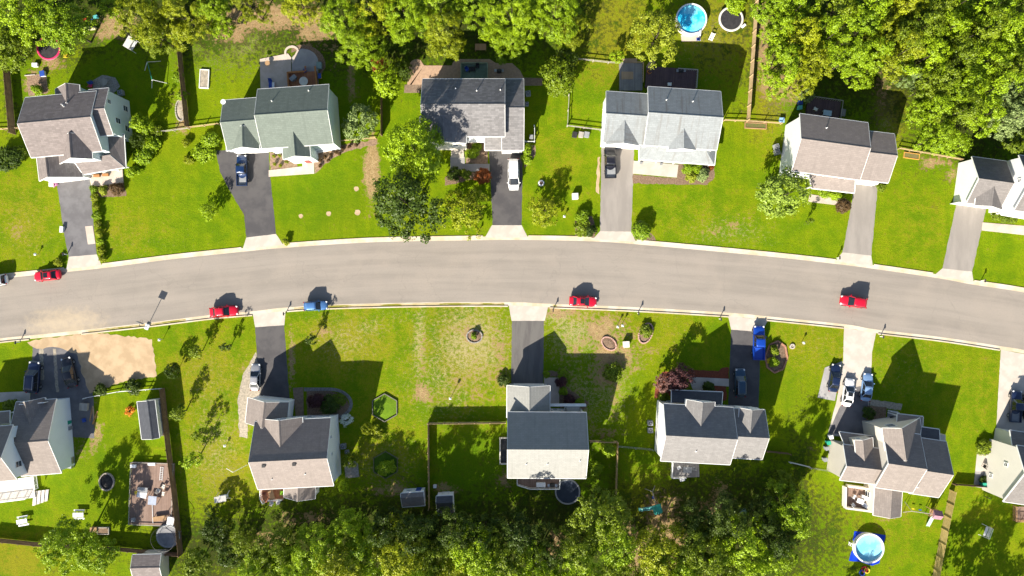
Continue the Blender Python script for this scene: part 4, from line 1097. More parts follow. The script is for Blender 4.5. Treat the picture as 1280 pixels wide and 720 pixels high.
# --- wood along the bottom
# low undergrowth is left to the ground
wood([
 [(436,664,25,B,'broad'),(478,662,18,Dk,'wood'),(520,668,24,Dk,'broad'),(566,664,22,Dk,'wood'),(606,668,24,Dk,'broad'),(648,664,22,Dk,'wood'),(752,648,33,Mi,'broad'),(870,656,24,Dk,'broad'),(908,648,25,Dk,'broad'),(952,648,22,Dk,'broad'),(988,636,24,B,'broad')],
 [(346,690,28,Mi,'broad'),(392,688,26,B,'broad'),(452,686,24,B,'broad'),(500,692,30,Ol,'broad'),(548,694,26,Mi,'broad'),(590,690,28,B,'broad'),(634,694,26,Mi,'wood'),(684,690,24,Dk,'broad'),(726,684,22,Mi,'wood'),(768,682,28,B,'broad'),(826,690,32,Ol,'broad'),(876,692,28,Mi,'broad'),(926,680,33,B,'broad'),(970,676,20,Dk,'wood')],
 [(322,716,24,B,'broad'),(366,720,30,B,'broad'),(420,716,30,Ol,'broad'),(470,722,28,B,'broad'),(520,726,28,B,'broad'),(566,722,28,Ol,'broad'),(616,726,30,B,'broad'),(668,716,30,B,'broad'),(722,722,28,B,'broad'),(778,722,26,Mi,'broad'),(846,724,30,B,'broad'),(900,722,28,Mi,'broad'),(954,716,28,B,'broad')],
], 'bottom edge wood', ['uppermost', 'middle', 'lowest'])
T('wood',B,994,656,19,'bright green tree at the right end of the wood, left of the blue tarpaulin pool')
T('orn',B,984,702,16,'low bright tree at the bottom edge right of the wood')
T('orn',Mi,978,604,16,'mid green tree in the shade beside the white fence panel')
T('broad',B,84,684,37,'large mid green tree standing over the bottom left fence')
T('orn',B,125,694,22,'bright rounded tree right of the large tree at the bottom left fence')
T('orn',Dk,266,664,20,'dark bushy tree below the white bench swing on the lower left lawn')
T('orn',Mi,244,706,20,'mid green tree at the bottom edge right of the fence corner')
T('orn',Dk,288,694,20,'dark tree at the bottom edge at the left end of the wood')
T('orn',Dk,264,640,9,'small dark tree just below the white bench swing')
T('wood',Mi,305,676,17,'slim green tree standing alone at the left end of the bottom wood')
# tall trees below the frame whose shadows fall into the picture
for px, py, r in ((1216,838,52),(1278,846,46),(1062,800,16)):
    T('broad', Mi, px, py, r, 'tall green tree just below the bottom edge, seen by its shadow', group='trees below the bottom edge')
# --- lone small trees, lower lawns
T('young',Dk,388,424,8,'dark spiky young conifer on the lawn by the light blue car',)
T('young',Mi,245,440,10,'thin young tree in the lower left lawn nearest to the red car and sand')
T('young',Dk,281,434,7,'small dark young tree nearest to the apron left of the light blue car')
T('orn',Dk,214,464,10,'dark bushy young tree at the right edge of the sand patch')
T('young',Mi,223,517,12,'young green tree close to the brown fence beside the long grey shed')
T('young',B,238,576,12,'young bright tree right of the brown fence beside the deck yard')
T('young',Mi,247,544,9,'young tree in the middle of the lawn right of the brown fence')
T('orn',Mi,438,576,11,'green shrubby tree by the end wall with two air conditioners')
T('orn',B,429,606,9,'bright shrub tree at the rear corner of the house with the red deck')
T('orn','l_olive',458,536,8,'olive shrub tree below the hexagonal bed lawn')
# purple trees at house J
T('orn','l_purple',851,474,19,'dark purple leaved tree before the dark porch roof')
T('orn','l_rose',829,478,13,'dusty rose leaved tree at the left end of the red mulch bed')
T('ball','l_mid',830,496,7,'round green shrub below the dusty rose tree by the white end wall','shrub')

# --- shrubs
def shrubs(rows):
    for kd, col, px, py, r, lb in rows: T(kd, col, px, py, r, lb, 'shrub')
shrubs([
 ('shrub',Dk,10,198,17,'dark shrub mass at the left edge below the brown fence'),('shrub',Mi,22,190,10,'small shrub at the front left corner of the leftmost house'),
 ('shrub',B,176,196,14,'leafy shrub in the bed right of the leftmost house, nearest to its porch'),('shrub',B,186,180,14,'leafy shrub in the bed right of the leftmost house, middle of the row'),
 ('shrub',Mi,192,166,11,'shrub in the bed right of the leftmost house, next to the tan rail'),('shrub',B,165,214,9,'low bright shrub at the porch corner of the leftmost house'),
 ('shrub','l_olive',232,178,6,'upper half of the narrow plant clump in the upper left lawn'),('shrub','l_olive',235,200,7,'lower half of the narrow plant clump in the upper left lawn'),
 ('shrub','l_lime',128,238,7,'yellowish shrub below the porch of the leftmost house'),('shrub','l_brown',146,236,9,'brownish low planting below the porch of the leftmost house'),
 ('shrub',B,255,190,15,'bright shrub left of the dark curved driveway'),('shrub',B,262,176,13,'bright shrub at the left corner of the garage with the green roof'),
 ('light',B,258,263,13,'loose bright little tree on the lawn at the bend of the dark driveway'),
 ('ball','l_rust',604,220,11,'round rust red shrub beside the driveway with the white van'),
 ('ball',B,802,288,13,'round clipped green shrub beside the weathered driveway apron'),
 ('shrub',B,728,272,10,'round bright shrub above the low bed by the weathered driveway'),('shrub',Mi,728,285,12,'low shrub in the kerbside bed left of the weathered driveway'),('shrub',Dk,738,288,9,'dark low shrub at the right end of the kerbside bed'),
 ('shrub',Mi,766,466,13,'dark green shrub alone in the shaded lawn right of the central house'),
 ('shrub',B,703,468,7,'bright shrub at the top of the bed by the central house path'),('shrub','l_purple',702,478,8,'purple shrub in the bed by the central house path, upper one'),('shrub',B,704,489,6,'green shrub between two purple shrubs by the central house path'),('shrub','l_purple',712,500,8,'purple shrub in the bed by the central house path, lower one'),('shrub',B,724,503,7,'green shrub at the bay window of the central house'),
 ('shrub',B,683,468,5,'small green shrub at the corner of the central driveway'),('shrub',Dk,630,476,9,'dark shrub at the left corner of the central garage'),
 ('ball',Dk,886,484,8,'round dark shrub in the bed before the dark porch roof'),
 ('shrub',B,590,192,9,'bright low planting beside the grey steps of the mottled roof house'),
 ('shrub',B,596,184,7,'upper bright planting beside the grey steps of the mottled roof house'),('shrub',Dk,568,217,10,'dark shrub at the left end of the bed below the grey walk'),('shrub',Mi,582,218,8,'green shrub in the middle of the bed below the grey walk'),
 ('shrub',B,658,186,8,'green planting right of the garage with the white van, upper one'),('shrub',B,658,198,8,'green planting right of the garage with the white van, lower one'),
 ('shrub',B,861,209,9,'broad leafed shrub at the right end of the white porch'),('shrub',B,872,211,7,'shrub in the flower bed right of the white porch'),('shrub','l_lime',864,221,8,'yellow green shrub in the flower bed right of the white porch'),('shrub','l_pale',880,219,9,'pale green shrub at the corner of the flower bed right of the white porch'),('shrub','l_rust',889,209,4,'small rust coloured shrub at the corner of the white porch bed'),
 ('shrub',B,1030,240,8,'green shrub left in the row below the porch roof of the tan house'),('shrub',B,1043,243,9,'green shrub right in the row below the porch roof of the tan house'),('shrub',Mi,1102,233,7,'dark shrub at the right front corner of the tan roofed house'),
 ('ball',Mi,1247,270,7,'clipped bush in the hedge row below the white porch, left one'),('ball',Mi,1256,272,7,'clipped bush in the hedge row below the white porch, middle one'),('ball',Mi,1266,273,7,'clipped bush in the hedge row below the white porch, right one'),
 ('shrub',Mi,1231,559,11,'rounded green hedge bush beside the tall cream end wall'),
 ('shrub','l_purple',395,502,12,'dark purple shrub in the bed inside the curved grey path'),('shrub',Dk,412,506,13,'dark green shrub in the bed inside the curved grey path'),('shrub',Mi,423,500,10,'green shrub at the curve of the grey path'),
 ('flower','flower_white',432,525,9,'white flowering bush by the right end wall of the house with charcoal slope'),
 ('shrub',Mi,968,438,7,'green shrub in the brick edged octagonal bed, upper one'),('shrub',B,968,453,7,'green shrub in the brick edged octagonal bed, lower one'),('flower','flower_yellow',963,451,5,'yellow flowers in the brick edged octagonal bed'),
 ('shrub',Mi,808,414,9,'mixed green planting inside the pink edged oval bed'),
 ('shrub',B,592,420,5,'small planting inside the stone ring bed'),
 ('flower','orange',161,514,7,'clump of orange flowers in the fenced yard'),('flower','flower_pink',200,533,7,'clump of pink flowers beside the long grey shed'),
 ('shrub',Dk,125,488,9,'dark weeds at the lower edge of the sand patch'),('shrub',Dk,165,484,11,'dark weeds by the white rail below the sand patch'),
 ('shrub','l_lime',357,302,5,'small yellow flowering plant at the curved driveway apron'),
 ('shrub',Mi,14,510,12,'shrubs at the left edge before the brown roofed house'),
 ('shrub',Dk,1087,517,9,'dark shrub in the walled courtyard bed'),
 ('shrub',B,46,112,8,'bright shrub in the square soil bed at the upper left'),
 ('shrub','l_olive',72,328,6,'small bright shrub beside the red car at the left kerb'),
 ('shrub',B,222,96,8,'bright weeds along the brown fence, upper ones'),('shrub',B,226,120,8,'bright weeds along the brown fence, lower ones'),
 ('shrub',B,920,4,14,'leafy shrub at the top edge behind the black round trampoline'),
 ('shrub',Mi,640,600,7,'weeds at the left corner of the central rear deck'),
 ('shrub',B,760,560,12,'bright weeds along the post fence right of the central house'),('shrub',B,745,585,10,'weeds in the fenced yard below the central house'),
 ('shrub','l_olive',470,540,10,'olive weeds near the shadow edge below the hexagonal bed'),('shrub',B,482,584,12,'weedy planting inside the second hexagonal frame'),
])
# hedge of small bushes along the left driveway
for q in range(9):
    T('shrub', 'l_olive' if q % 3 else B, 116.5 + q * 1.35, 236 + q * 11, 5.2 + (q % 2), f'{_num[q]} bush from the house in the row along the leftmost driveway', 'shrub', group='bushes along the leftmost driveway')

for px, py in ((400,200),(406,196),(413,193),(420,190),(428,186),(436,183),(445,181),(400,207),(410,200),(424,192)):
    T('shrub', 'l_brown', px, py, 2.6, 'small dark plant dotted over the tan mulch slope right of the green roofed house', 'plant', name='small_plant', group='plants on the mulch slope')
for px, py in ((342,195),(349,194),(343,205),(350,207),(358,202),(366,201)):
    T('shrub', 'l_olive', px, py, 2.4, 'small plant in the tan bed before the green roofed house', 'plant', name='small_plant', group='plants in the tan front bed')
M['path_stone'] = mat('grey_path_stone', (.20, .19, .18), (.14, .135, .125), .9, 3, .4, 12)
# ---------------------------------------------------------------- patios, walks, beds (setting)
sheet('mulch_bed', [(112,233),(155,228),(158,245),(126,247)], M['mulch'], .010, .12)
slab('front_walk', [(336,213),(378,208),(378,195),(392,193),(393,217),(336,221)], M['concrete_warm'], .06)
sheet('mulch_bed', [(337,190),(352,190),(353,197),(372,197),(372,210),(338,213)], M['mulch_tan'], .010, .1)
sheet('mulch_bed', [(392,192),(430,181),(470,174),(472,180),(440,188),(420,196),(404,207),(394,217)], M['mulch_tan'], .010, .15)
slab('front_walk', [(563,196),(581,196),(581,205),(612,205),(612,214),(563,215)], M['concrete_grey'], .06)
sheet('mulch_bed', [(582,178),(610,178),(610,205),(582,205)], M['mulch_tan'], .010, .1)
sheet('mulch_bed', [(562,216),(612,215),(612,226),(590,224),(570,230),(556,232),(556,222)], M['mulch'], .010, .12)
sheet('mulch_bed', [(654,182),(669,182),(669,194),(660,206),(655,210)], M['mulch_tan'], .010, .1)
slab('front_walk', [(792,201),(848,206),(846,222),(791,217)], M['concrete'], .07)
sheet('mulch_bed', [(791,218),(846,223),(848,205),(893,208),(893,222),(884,231),(850,231),(791,229)], M['mulch'], .010, .12)
sheet('mulch_bed', [(719,274),(740,270),(746,288),(743,297),(719,295)], M['mulch'], .010, .1)
sheet('mulch_bed', [(790,285),(800,275),(818,296),(820,301),(794,300)], M['mulch'], .010, .1)
slab('front_walk', [(1012,243),(1050,248),(1050,257),(1010,252)], M['concrete_warm'], .06)
slab('front_walk', [(1228,278),(1300,284),(1300,296),(1227,288)], M['concrete_warm'], .06)
sheet('sand_patch', [(747,197),(750,196),(749,243),(745,240)], M['sand'], .009, .12)
slab('front_walk', [(-10,491),(38,489),(38,500),(-10,503)], M['concrete'], .06)
# B back patio
slab('patio', [(325,74),(360,67),(364,72),(364,88),(364,110),(326,112)] , M['concrete_warm'], .09)
slab('patio', [(365,72)] + arc(378,78,20,17,-95,0,8) + [(398,108),(365,110)], M['concrete_grey'], .08)
sheet('mulch_bed', arc(378,82,29,26,-115,5,10) + [(400,96),(398,80),(391,68),(378,62),(364,66)], M['mulch'], .010, .1)
slab('patio_border', arc(365,66,9.5,9,150,330,9) + arc(365,66,7,6.5,330,150,9), M['concrete_warm'], .12)
slab('patio_border', [(364.5,77),(372,62),(374.5,63),(366,80)], M['concrete_warm'], .1)
# C back patio of pavers
slab('patio', [(508,116),(511,86)] + arc(521,82,9,8,180,300,5) + [(530,82),(562,82)] + arc(575,82,10,8,180,270,4) + [(612,74),(620,79),(640,79),(650,88),(655,98),(655,112),(508,112)], M['paver'], .06)
slab('step_pad', [(655,97),(678,98),(678,107),(655,107)], M['paver_dark'], .05)
slab('step_pad', [(506,106),(525,106),(525,116),(505,116)], M['paver_dark'], .065)
# A back patio
slab('patio', [(116,101),(128,94),(144,97),(150,108),(140,118),(118,116)], M['stone'], .06, .1)
sheet('soil_bed', [(33,94),(58,92),(60,116),(36,120)], M['mulch_tan'], .010, .12)
# lower row
slab('front_walk', [(366,485),(379,484),(380,522),(370,522)], M['paver_dark'], .05)
slab('garden_path', [(380,484.5)] + arc(412,505,29,20.5,-88,62,12) + arc(412,505,25,16.5,62,-88,12) + [(380,489)], M['path_stone'], .05)
sheet('mulch_bed', [(383,488),(414,489),(432,496),(437,508),(434,524),(384,524)], M['mulch'], .010, .1)
slab('front_walk', [(680,472),(699,472),(699,508),(681,508)], M['concrete_warm'], .06)
sheet('mulch_bed', [(680,464),(706,464),(708,484),(722,494),(736,503),(730,512),(700,510),(699,471),(681,471)], M['mulch'], .010, .12)
sheet('mulch_bed', [(857,465),(863,462),(898,464),(902,460),(911,459),(911,474),(861,472)], M['mulch_red'], .010, .08)
slab('front_walk', [(860,471),(911,473.5),(911,483),(880,481),(878,488),(866,487)], M['concrete'], .06)
sheet('mulch_bed', [(870,487),(880,481),(908,483),(908,500),(896,505),(870,490)], M['mulch_red'], .009, .08)
sheet('mulch_bed', [(821,474),(828,465),(845,464),(858,470),(860,484),(838,494),(818,498)], M['mulch_red'], .009, .08)
sheet('gravel_path', [(1086,507),(1087,499),(1128,505),(1126,513)], M['gravel'], .010, .08)
slab('patio', [(1221,567),(1242,569),(1243,590),(1219,589)], M['concrete'], .06)
slab('patio', [(1219,589),(1243,590),(1238,612),(1217,608)], M['concrete_grey'], .06)
slab('paved_strip', [(430,578),(447,576),(449,596),(432,598)], M['stone'], .05)

# ---------------------------------------------------------------- cars
def loft(mb, st, mi=0):
    """car body from stations (x, half width, top z, bottom z)"""
    prof = []
    for x, w, zt, zb in st:
        prof.append([(x, -w * .9, zb), (x, -w, zb + (zt - zb) * .35), (x, -w * .985, zb + (zt - zb) * .72), (x, -w * .88, zt - .03), (x, -w * .5, zt + .015), (x, 0, zt + .03),
                     (x, w * .5, zt + .015), (x, w * .88, zt - .03), (x, w * .985, zb + (zt - zb) * .72), (x, w, zb + (zt - zb) * .35), (x, w * .9, zb)])
    k = len(prof[0]); vs = [p for r in prof for p in r]; fs = []
    for i in range(len(prof) - 1):
        for j in range(k):
            a, b = i * k + j, i * k + (j + 1) % k
            fs.append((a, b, b + k, a + k))
    fs += [tuple(range(k)), tuple((len(prof) - 1) * k + j for j in range(k - 1, -1, -1))]
    mb.add(vs, fs, mi)

CARS = {
 'sedan': dict(L=4.7, W=.90, st=[(-2.34,.62,.72,.42),(-2.22,.80,.90,.28),(-1.6,.87,.97,.24),(-.6,.90,.93,.22),(.6,.90,.93,.22),(1.1,.88,.91,.23),(1.8,.84,.80,.25),(2.2,.74,.70,.28),(2.35,.55,.58,.36)],
   gb=(-1.78,1.12,.80,.93), gt=(-1.02,.22,.60,1.43), wx=(-1.40,1.42)),
 'hatch': dict(L=4.1, W=.86, st=[(-2.02,.66,.85,.40),(-1.92,.80,.98,.28),(-1.2,.85,.98,.24),(-.4,.86,.94,.22),(.6,.86,.94,.22),(1.0,.84,.93,.23),(1.6,.80,.82,.25),(1.95,.70,.70,.28),(2.05,.52,.58,.36)],
   gb=(-1.86,1.05,.77,.95), gt=(-1.45,.25,.60,1.48), wx=(-1.25,1.28)),
 'suv': dict(L=4.8, W=.95, st=[(-2.38,.76,.95,.45),(-2.28,.88,1.08,.34),(-1.4,.94,1.10,.30),(0,.95,1.08,.28),(.8,.95,1.08,.28),(1.2,.93,1.06,.30),(1.9,.90,.96,.32),(2.25,.80,.82,.36),(2.4,.62,.68,.42)],
   gb=(-2.2,1.25,.86,1.09), gt=(-1.85,.45,.68,1.72), wx=(-1.42,1.48)),
 'van': dict(L=5.2, W=.98, st=[(-2.58,.80,1.0,.42),(-2.5,.93,1.15,.32),(-1.4,.97,1.15,.28),(0,.98,1.12,.26),(1.0,.98,1.10,.26),(1.7,.95,1.05,.28),(2.2,.88,.90,.32),(2.5,.78,.76,.36),(2.6,.6,.62,.42)],
   gb=(-2.45,1.80,.90,1.12), gt=(-2.25,.75,.74,1.82), wx=(-1.60,1.62)),
 'pickup': dict(L=5.7, W=.98, st=[(-2.85,.90,.64,.45),(-2.75,.97,.66,.40),(-.75,.98,.66,.36),(-.70,.98,1.10,.34),(.9,.98,1.10,.34),(1.4,.97,1.10,.34),(2.3,.94,1.04,.36),(2.7,.86,.92,.40),(2.85,.70,.74,.45)],
   gb=(-.72,1.35,.90,1.10), gt=(-.50,.70,.72,1.80), wx=(-1.75,1.80)),
}
PAINT = {'red': paint('red_car_paint', (.60, .006, .03)), 'blue': paint('blue_car_paint', (.004, .050, .36)), 'midblue': paint('deep_blue_car_paint', (.006, .026, .09)), 'navy': paint('navy_car_paint', (.010, .020, .060)),
 'black': paint('black_car_paint', (.010, .010, .016)), 'white': paint('white_car_paint', (.72, .72, .72), 0), 'silver': paint('silver_car_paint', (.38, .38, .39), .5),
 'skyblue': paint('sky_blue_car_paint', (.075, .19, .42), .3), 'ltblue': paint('light_blue_car_paint', (.22, .36, .58), .3), 'teal': paint('dark_teal_car_paint', (.015, .05, .09)), 'cream': paint('pale_car_paint', (.66, .64, .58), 0)}

def car(kind, col, px, py, ang, label, scale=1.0, dark=False, name='parked_car', cat='car', sunroof=False, pale_glass=False, tall=1.0):
    """ang: where the bonnet points in the photo, degrees, 0 = right, 90 = up"""
    K = CARS[kind]; root = thing(name, label, cat, W(px, py), math.radians(ang)); root.scale = (scale, scale, scale * tall)
    P = PAINT[col]; gm = M['carglass_pale'] if pale_glass else M['carglass']
    mb = MB(); loft(mb, K['st']); body = mb.build('body', P, root, smooth=True)
    md = body.modifiers.new('sub', 'SUBSURF'); md.levels = md.render_levels = 1
    x0, x1, wb, zb = K['gb']; t0, t1, wt, zt = K['gt']
    g = MB(); zb -= .06
    vs = [(x0,-wb,zb),(x1-.12,-wb,zb),(x1,-wb*.6,zb),(x1,wb*.6,zb),(x1-.12,wb,zb),(x0,wb,zb),(t0,-wt,zt),(t1-.06,-wt,zt),(t1,-wt*.6,zt),(t1,wt*.6,zt),(t1-.06,wt,zt),(t0,wt,zt)]
    g.add(vs, [(i, (i + 1) % 6, 6 + (i + 1) % 6, 6 + i) for i in range(6)] + [(6,7,8,9,10,11), (5,4,3,2,1,0)])
    g.build('windows' if False else 'glasshouse', gm, root)
    r = MB(); e = .03; xs = np.linspace(t0 - .10, t1 + .06, 6); rows = []
    for q, x in enumerate(xs):
        k = 1.0 if 0 < q < 5 else .86
        rows.append([(x, y * wt * 1.06 * k, zt + .03 + .05 * (1 - abs(y)) * (1 if 0 < q < 5 else .3) - (.03 if abs(y) == 1 else 0)) for y in (-1, -.8, -.4, 0, .4, .8, 1)])
    vs = [p for ro in rows for p in ro] + [(p[0], p[1], zt - .03) for ro in rows for p in ro]; n = 7; fs = []
    for i in range(5):
        for jj in range(6):
            a = i * n + jj; fs.append((a, a + n, a + n + 1, a + 1))
    b = 42
    ring = [j_ for j_ in range(7)] + [i_ * 7 + 6 for i_ in range(1, 6)] + [35 + j_ for j_ in range(5, -1, -1)] + [i_ * 7 for i_ in range(4, 0, -1)]
    for q in range(len(ring)):
        a, c_ = ring[q], ring[(q + 1) % len(ring)]; fs.append((a, c_, c_ + b, a + b))
    r.add(vs, fs); roof = r.build('roof', P, root, smooth=True)
    if sunroof:
        s_ = MB(); s_.box(((t0 + t1) / 2 + .25, 0, zt + .085), (.7, .8, .02)); s_.build('sunroof', M['carglass'], roof)
    # pillars
    def pil(a, b, r_): q_ = MB(); q_.tube(a, b, r_, n=6); q_.build('pillar', P, root)
    for sy in (-1, 1):
        pil((x1 - .10, sy * wb, zb), (t1 - .05, sy * wt, zt), .045); pil((x0 + .02, sy * wb, zb), (t0, sy * wt, zt), .07)
        mx = (x0 + x1) / 2 - .1; mt = (t0 + t1) / 2 - .05; pil((mx, sy * wb * 1.0, zb), (mt, sy * wt, zt), .05)
    for sx in K['wx']:
        for sy in (-1, 1):
            wl = MB(); wl.tube((sx, sy * (K['W'] - .22), .33), (sx, sy * (K['W'] - .0), .33), .33, n=18); wo = wl.build('wheel', M['tyre'], root)
            rm = MB(); rm.tube((sx, sy * (K['W'] - .05), .33), (sx, sy * (K['W'] + .012), .33), .21, n=14); rm.build('rim', M['rim'], wo)
    xf, xr_ = K['st'][-2][0], K['st'][1][0]; wf, wr = K['st'][-2][1], K['st'][1][1]; zf, zr_ = K['st'][-2][2], K['st'][1][2]
    for sy in (-1, 1):
        hl = MB(); hl.box((xf - .02, sy * wf * .82, zf - .06), (.30, .26, .14), -sy * .35); hl.build('headlight', M['lamp'], root, bevel=.03)
        tl = MB(); tl.box((xr_ - .03, sy * wr * .86, zr_ - .10 if kind != 'pickup' else .85), (.12, .22, .18)); tl.build('taillight', M['taillamp'], root, bevel=.02)
        mi = MB(); mi.box((x1 - .35, sy * (K['W'] + .07), zb + .12), (.16, .20, .14)); mi.build('mirror', P, root, bevel=.03)
    bp = MB(); bp.box((K['st'][-1][0] - .06, 0, .46), (.2, K['st'][-1][1] * 2 + .35, .2)); bp.build('bumper', P if kind in ('sedan', 'hatch') else M['metal'], root, bevel=.05)
    if kind == 'suv' or kind == 'van':
        for sy in (-1, 1):
            rl = MB(); rl.tube((t0 + .1, sy * wt * .9, zt + .11), (t1 - .2, sy * wt * .9, zt + .11), .03, n=6); rl.build('roof_rail', M['metal'] if col != 'white' else P, roof)
    if kind == 'pickup':
        bd = MB(); W_ = K['W']
        for c_, d_ in (((-1.78, W_ - .07, .86), (2.1, .12, .52)), ((-1.78, -W_ + .07, .86), (2.1, .12, .52)), ((-2.80, 0, .86), (.10, W_ * 2 - .02, .52)), ((-.77, 0, .90), (.08, W_ * 2 - .3, .5))): bd.box(c_, d_)
        bed = bd.build('cargo_bed', P, root, bevel=.02)
        ln = MB(); ln.box((-1.78, 0, .70), (1.95, W_ * 2 - .28, .05)); ln.build('bed_liner', M['plast_grey'] if col != 'blue' else P, bed)
    return root

def road_ang(pl, px, py):
    x = W(px, py).x; return math.degrees(math.atan2(interp_y(pl, x + 1) - interp_y(pl, x - 1), 2))
A_ = lambda px, py: road_ang(topl, px, py); Bq = lambda px, py: road_ang(botl, px, py)
car('suv','white',-4,351,A_(0,351)+180,'white car at the left edge of the road, cut by the picture edge')
car('sedan','red',62.5,344.5,A_(63,345)+180,'red car parked at the upper kerb near the left edge', .98, sunroof=True)
car('sedan','red',282,389,Bq(282,389),'red car at the lower kerb left of the apron, nearest to the light blue car', 1.02, tall=1.12)
car('hatch','skyblue',396,382,Bq(396,382),'light blue small car parked alone at the lower kerb', .97, tall=1.2)
car('sedan','red',728,376.5,Bq(728,377),'red car at the lower kerb above the patchy lawn, right of the centre', 1.0, sunroof=True, tall=1.15)
car('hatch','red',1064,377,Bq(1064,377)+180,'red car in the roadway at the right, above the long concrete driveway', 1.08, tall=1.15)
car('pickup','midblue',304.5,214,91,'blue pickup on the curved dark driveway of the green roofed house', .92, name='pickup_truck', cat='pickup')
car('van','white',642,219,-89,'long white vehicle on the dark driveway of the mottled roof house', 1.02, cat='car')
car('pickup','black',762,203,91,'black pickup on the weathered driveway before the white porch', 1.0, name='pickup_truck', cat='pickup')
car('pickup','blue',946.5,428,89,'vivid blue pickup at the top of the dark driveway beside the octagonal bed', 1.02, name='pickup_truck', cat='pickup')
car('suv','teal',923.5,478,90,'dark teal car near the garage on the same driveway as the vivid blue pickup', 1.0, pale_glass=False)
car('sedan','silver',321,471,88,'silver car on the dark blue shaded driveway beside the gravel path', .98)
car('suv','navy',46,471,86,'dark navy car with roof rails nearest the left edge in the grey driveway', 1.12)
car('sedan','black',90,465,105,'black car with curved white nose beside the sand patch', 1.12)
car('sedan','navy',1041,472,82,'dark navy car on the small pad left of the concrete driveway', 1.02)
car('sedan','white',1058,490,82,'white car in the middle of the three on the long concrete driveway', 1.02, sunroof=True)
car('sedan','ltblue',1081,483.5,83,'pale blue car on the right side of the long concrete driveway', 1.02)
car('pickup','navy',1266,507,86,'dark blue pickup on the driveway at the right edge', .95, name='pickup_truck', cat='pickup')
car('suv','black',1283,507,86,'black car cut by the right edge beside the dark blue pickup', 1.0)

# ---------------------------------------------------------------- fences
def fence(label, pts, h, m, style='board', th=.05, cat='fence', name='fence', post=2.4, pm=None):
    """board: closed boards; rail: posts and rails; wire: posts and a thin mesh"""
    ps = [W(*p) for p in pts]; root = thing(name, label, cat, ps[0]); org = ps[0]
    for a, b in zip(ps, ps[1:]):
        d = b - a; L = d.length; ang = math.atan2(d.y, d.x); nrm = Vector((-d.y, d.x, 0)).normalized()
        k = max(1, round(L / post))
        for q in range(k):
            s, e = a.lerp(b, q / k), a.lerp(b, (q + 1) / k); c = (s + e) / 2; l = (e - s).length; mb = MB(org); rr = random.Random(q)
            if style == 'board':
                nb = max(1, int(l / .15))
                for z in range(nb):
                    p = s.lerp(e, (z + .5) / nb); mb.box((p.x, p.y, 0), (l / nb - .012, .024, h * rr.uniform(.97, 1.0)), ang, z0=.04)
                for z in (.3, h - .3): mb.box((c.x + nrm.x * .05, c.y + nrm.y * .05, z), (l - .02, .05, .09), ang)
            elif style == 'rail':
                for z in (.36, .84):
                    if z < h: mb.box((c.x, c.y, z), (l - .02, .06, .11), ang)
            else:
                for z in (.1, h * .5, h): mb.tube((s.x, s.y, z), (e.x, e.y, z), .018, n=5)
                nn = int(l / .3)
                for z in range(nn): 
                    p = s.lerp(e, (z + .5) / nn); mb.tube((p.x, p.y, .05), (p.x, p.y, h), .008, n=4, cap=False)
            mb.org = org; mb.build('panel', m, root)
        for q in range(k + 1):
            p = a.lerp(b, q / k); mb = MB(org); mb.box((p.x - nrm.x * .06, p.y - nrm.y * .06, 0), (.11, .11, h + .08), ang, z0=0); mb.org = org; mb.build('post', pm or m, root)
    return root
wf, wt_ = M['wood'], mat('tan_fence_wood', (.40, .28, .15), (.48, .35, .20), .85, 1.2, .2, 12)
db = mat('dark_brown_fence_wood', (.16, .10, .06), (.22, .14, .08), .85, 1.2, .2, 12)
yb = mat('yellowish_fence_wood', (.38, .29, .11), (.46, .35, .15), .85, 1.2, .2, 12)
fence('tall dark brown board fence between the two left back gardens of the upper row', [(226,50),(237,160)], 1.9, db)
fence('brown board fence at the upper left edge, left of the leftmost house', [(13,88),(20,168)], 1.8, db)
fence('short brown rail fence from the left edge to the leftmost house', [(-8,163),(40,160)], 1.0, wt_, 'rail')
fence('tan rail fence joining the leftmost house to the brown board fence', [(183,168),(237,161)], 1.0, M['wood_grey'], 'rail')
fence('orange tan rail fence from the brown board fence to the green roofed garage', [(238,160),(275,155.5)], 1.1, wt_, 'rail')
fence('dark board fence in the shade right of the grey green tree', [(478,122),(478,170)], 1.7, db)
fence('tan board fence along the planted slope right of the green roofed house', [(425,177),(470,173)], 1.2, wt_, 'rail')
fence('pale rail fence from the bright bushy tree to the back deck', [(722,75),(760,79),(778,80)], 1.1, M['wood_grey'], 'rail')
fence('pale fence round the small lawn left of the stained roof garage', [(711,120),(709,158),(750,163)], 1.1, M['wood_grey'], 'rail')
fence('pale rail with posts beside the meter wall right of the white van', [(668,158),(668,178),(656,178)], 1.0, M['white'], 'rail')
fence('long tan board fence right of the blue pool', [(945,-14),(933,152)], 1.8, wt_)
fence('tan rail fence from the long board fence to the tan roofed house', [(904,151),(933,152),(975,155)], 1.1, wt_, 'rail')
fence('tan rail fence below the upper right wood, right of the tan roofed house', [(1122,186),(1150,191),(1200,200)], 1.0, wt_, 'rail')
fence('white rail at the lower edge of the sand patch', [(108,497),(150,489),(204,485)], 1.0, M['white'], 'rail')
fence('long dark brown board fence on the right side of the yard with the grey shed', [(206,485),(214,560),(222,620),(229,690)], 1.85, db)
fence('brown board fence along the bottom of the left back yard', [(-8,672),(70,680),(150,684),(229,691)], 1.7, db)
fence('brown fence left of the central house, turning down to the sheds', [(632,527),(536,528),(537,634)], 1.7, wt_)
fence('tan fence right of the central house, turning down to the wood', [(737,550),(771,551),(769,614)], 1.7, wt_)
fence('thin wire fence between the tan fence corner and the red mulch house', [(772,557),(815,561)], 1.1, M['metal'], 'wire')
fence('yellow tan plank fence running to the bottom edge right of the play set', [(1187,612),(1177,660),(1164,728)], 1.85, yb)
fence('white fence panel leaning in the lawn left of the large cream house', [(986,577),(1011,583)], .9, M['white'], 'board', post=4)
fence('grey rail fence from the white fence panel to the cream house', [(1011,584),(1036,588)], 1.0, M['metal'], 'wire')
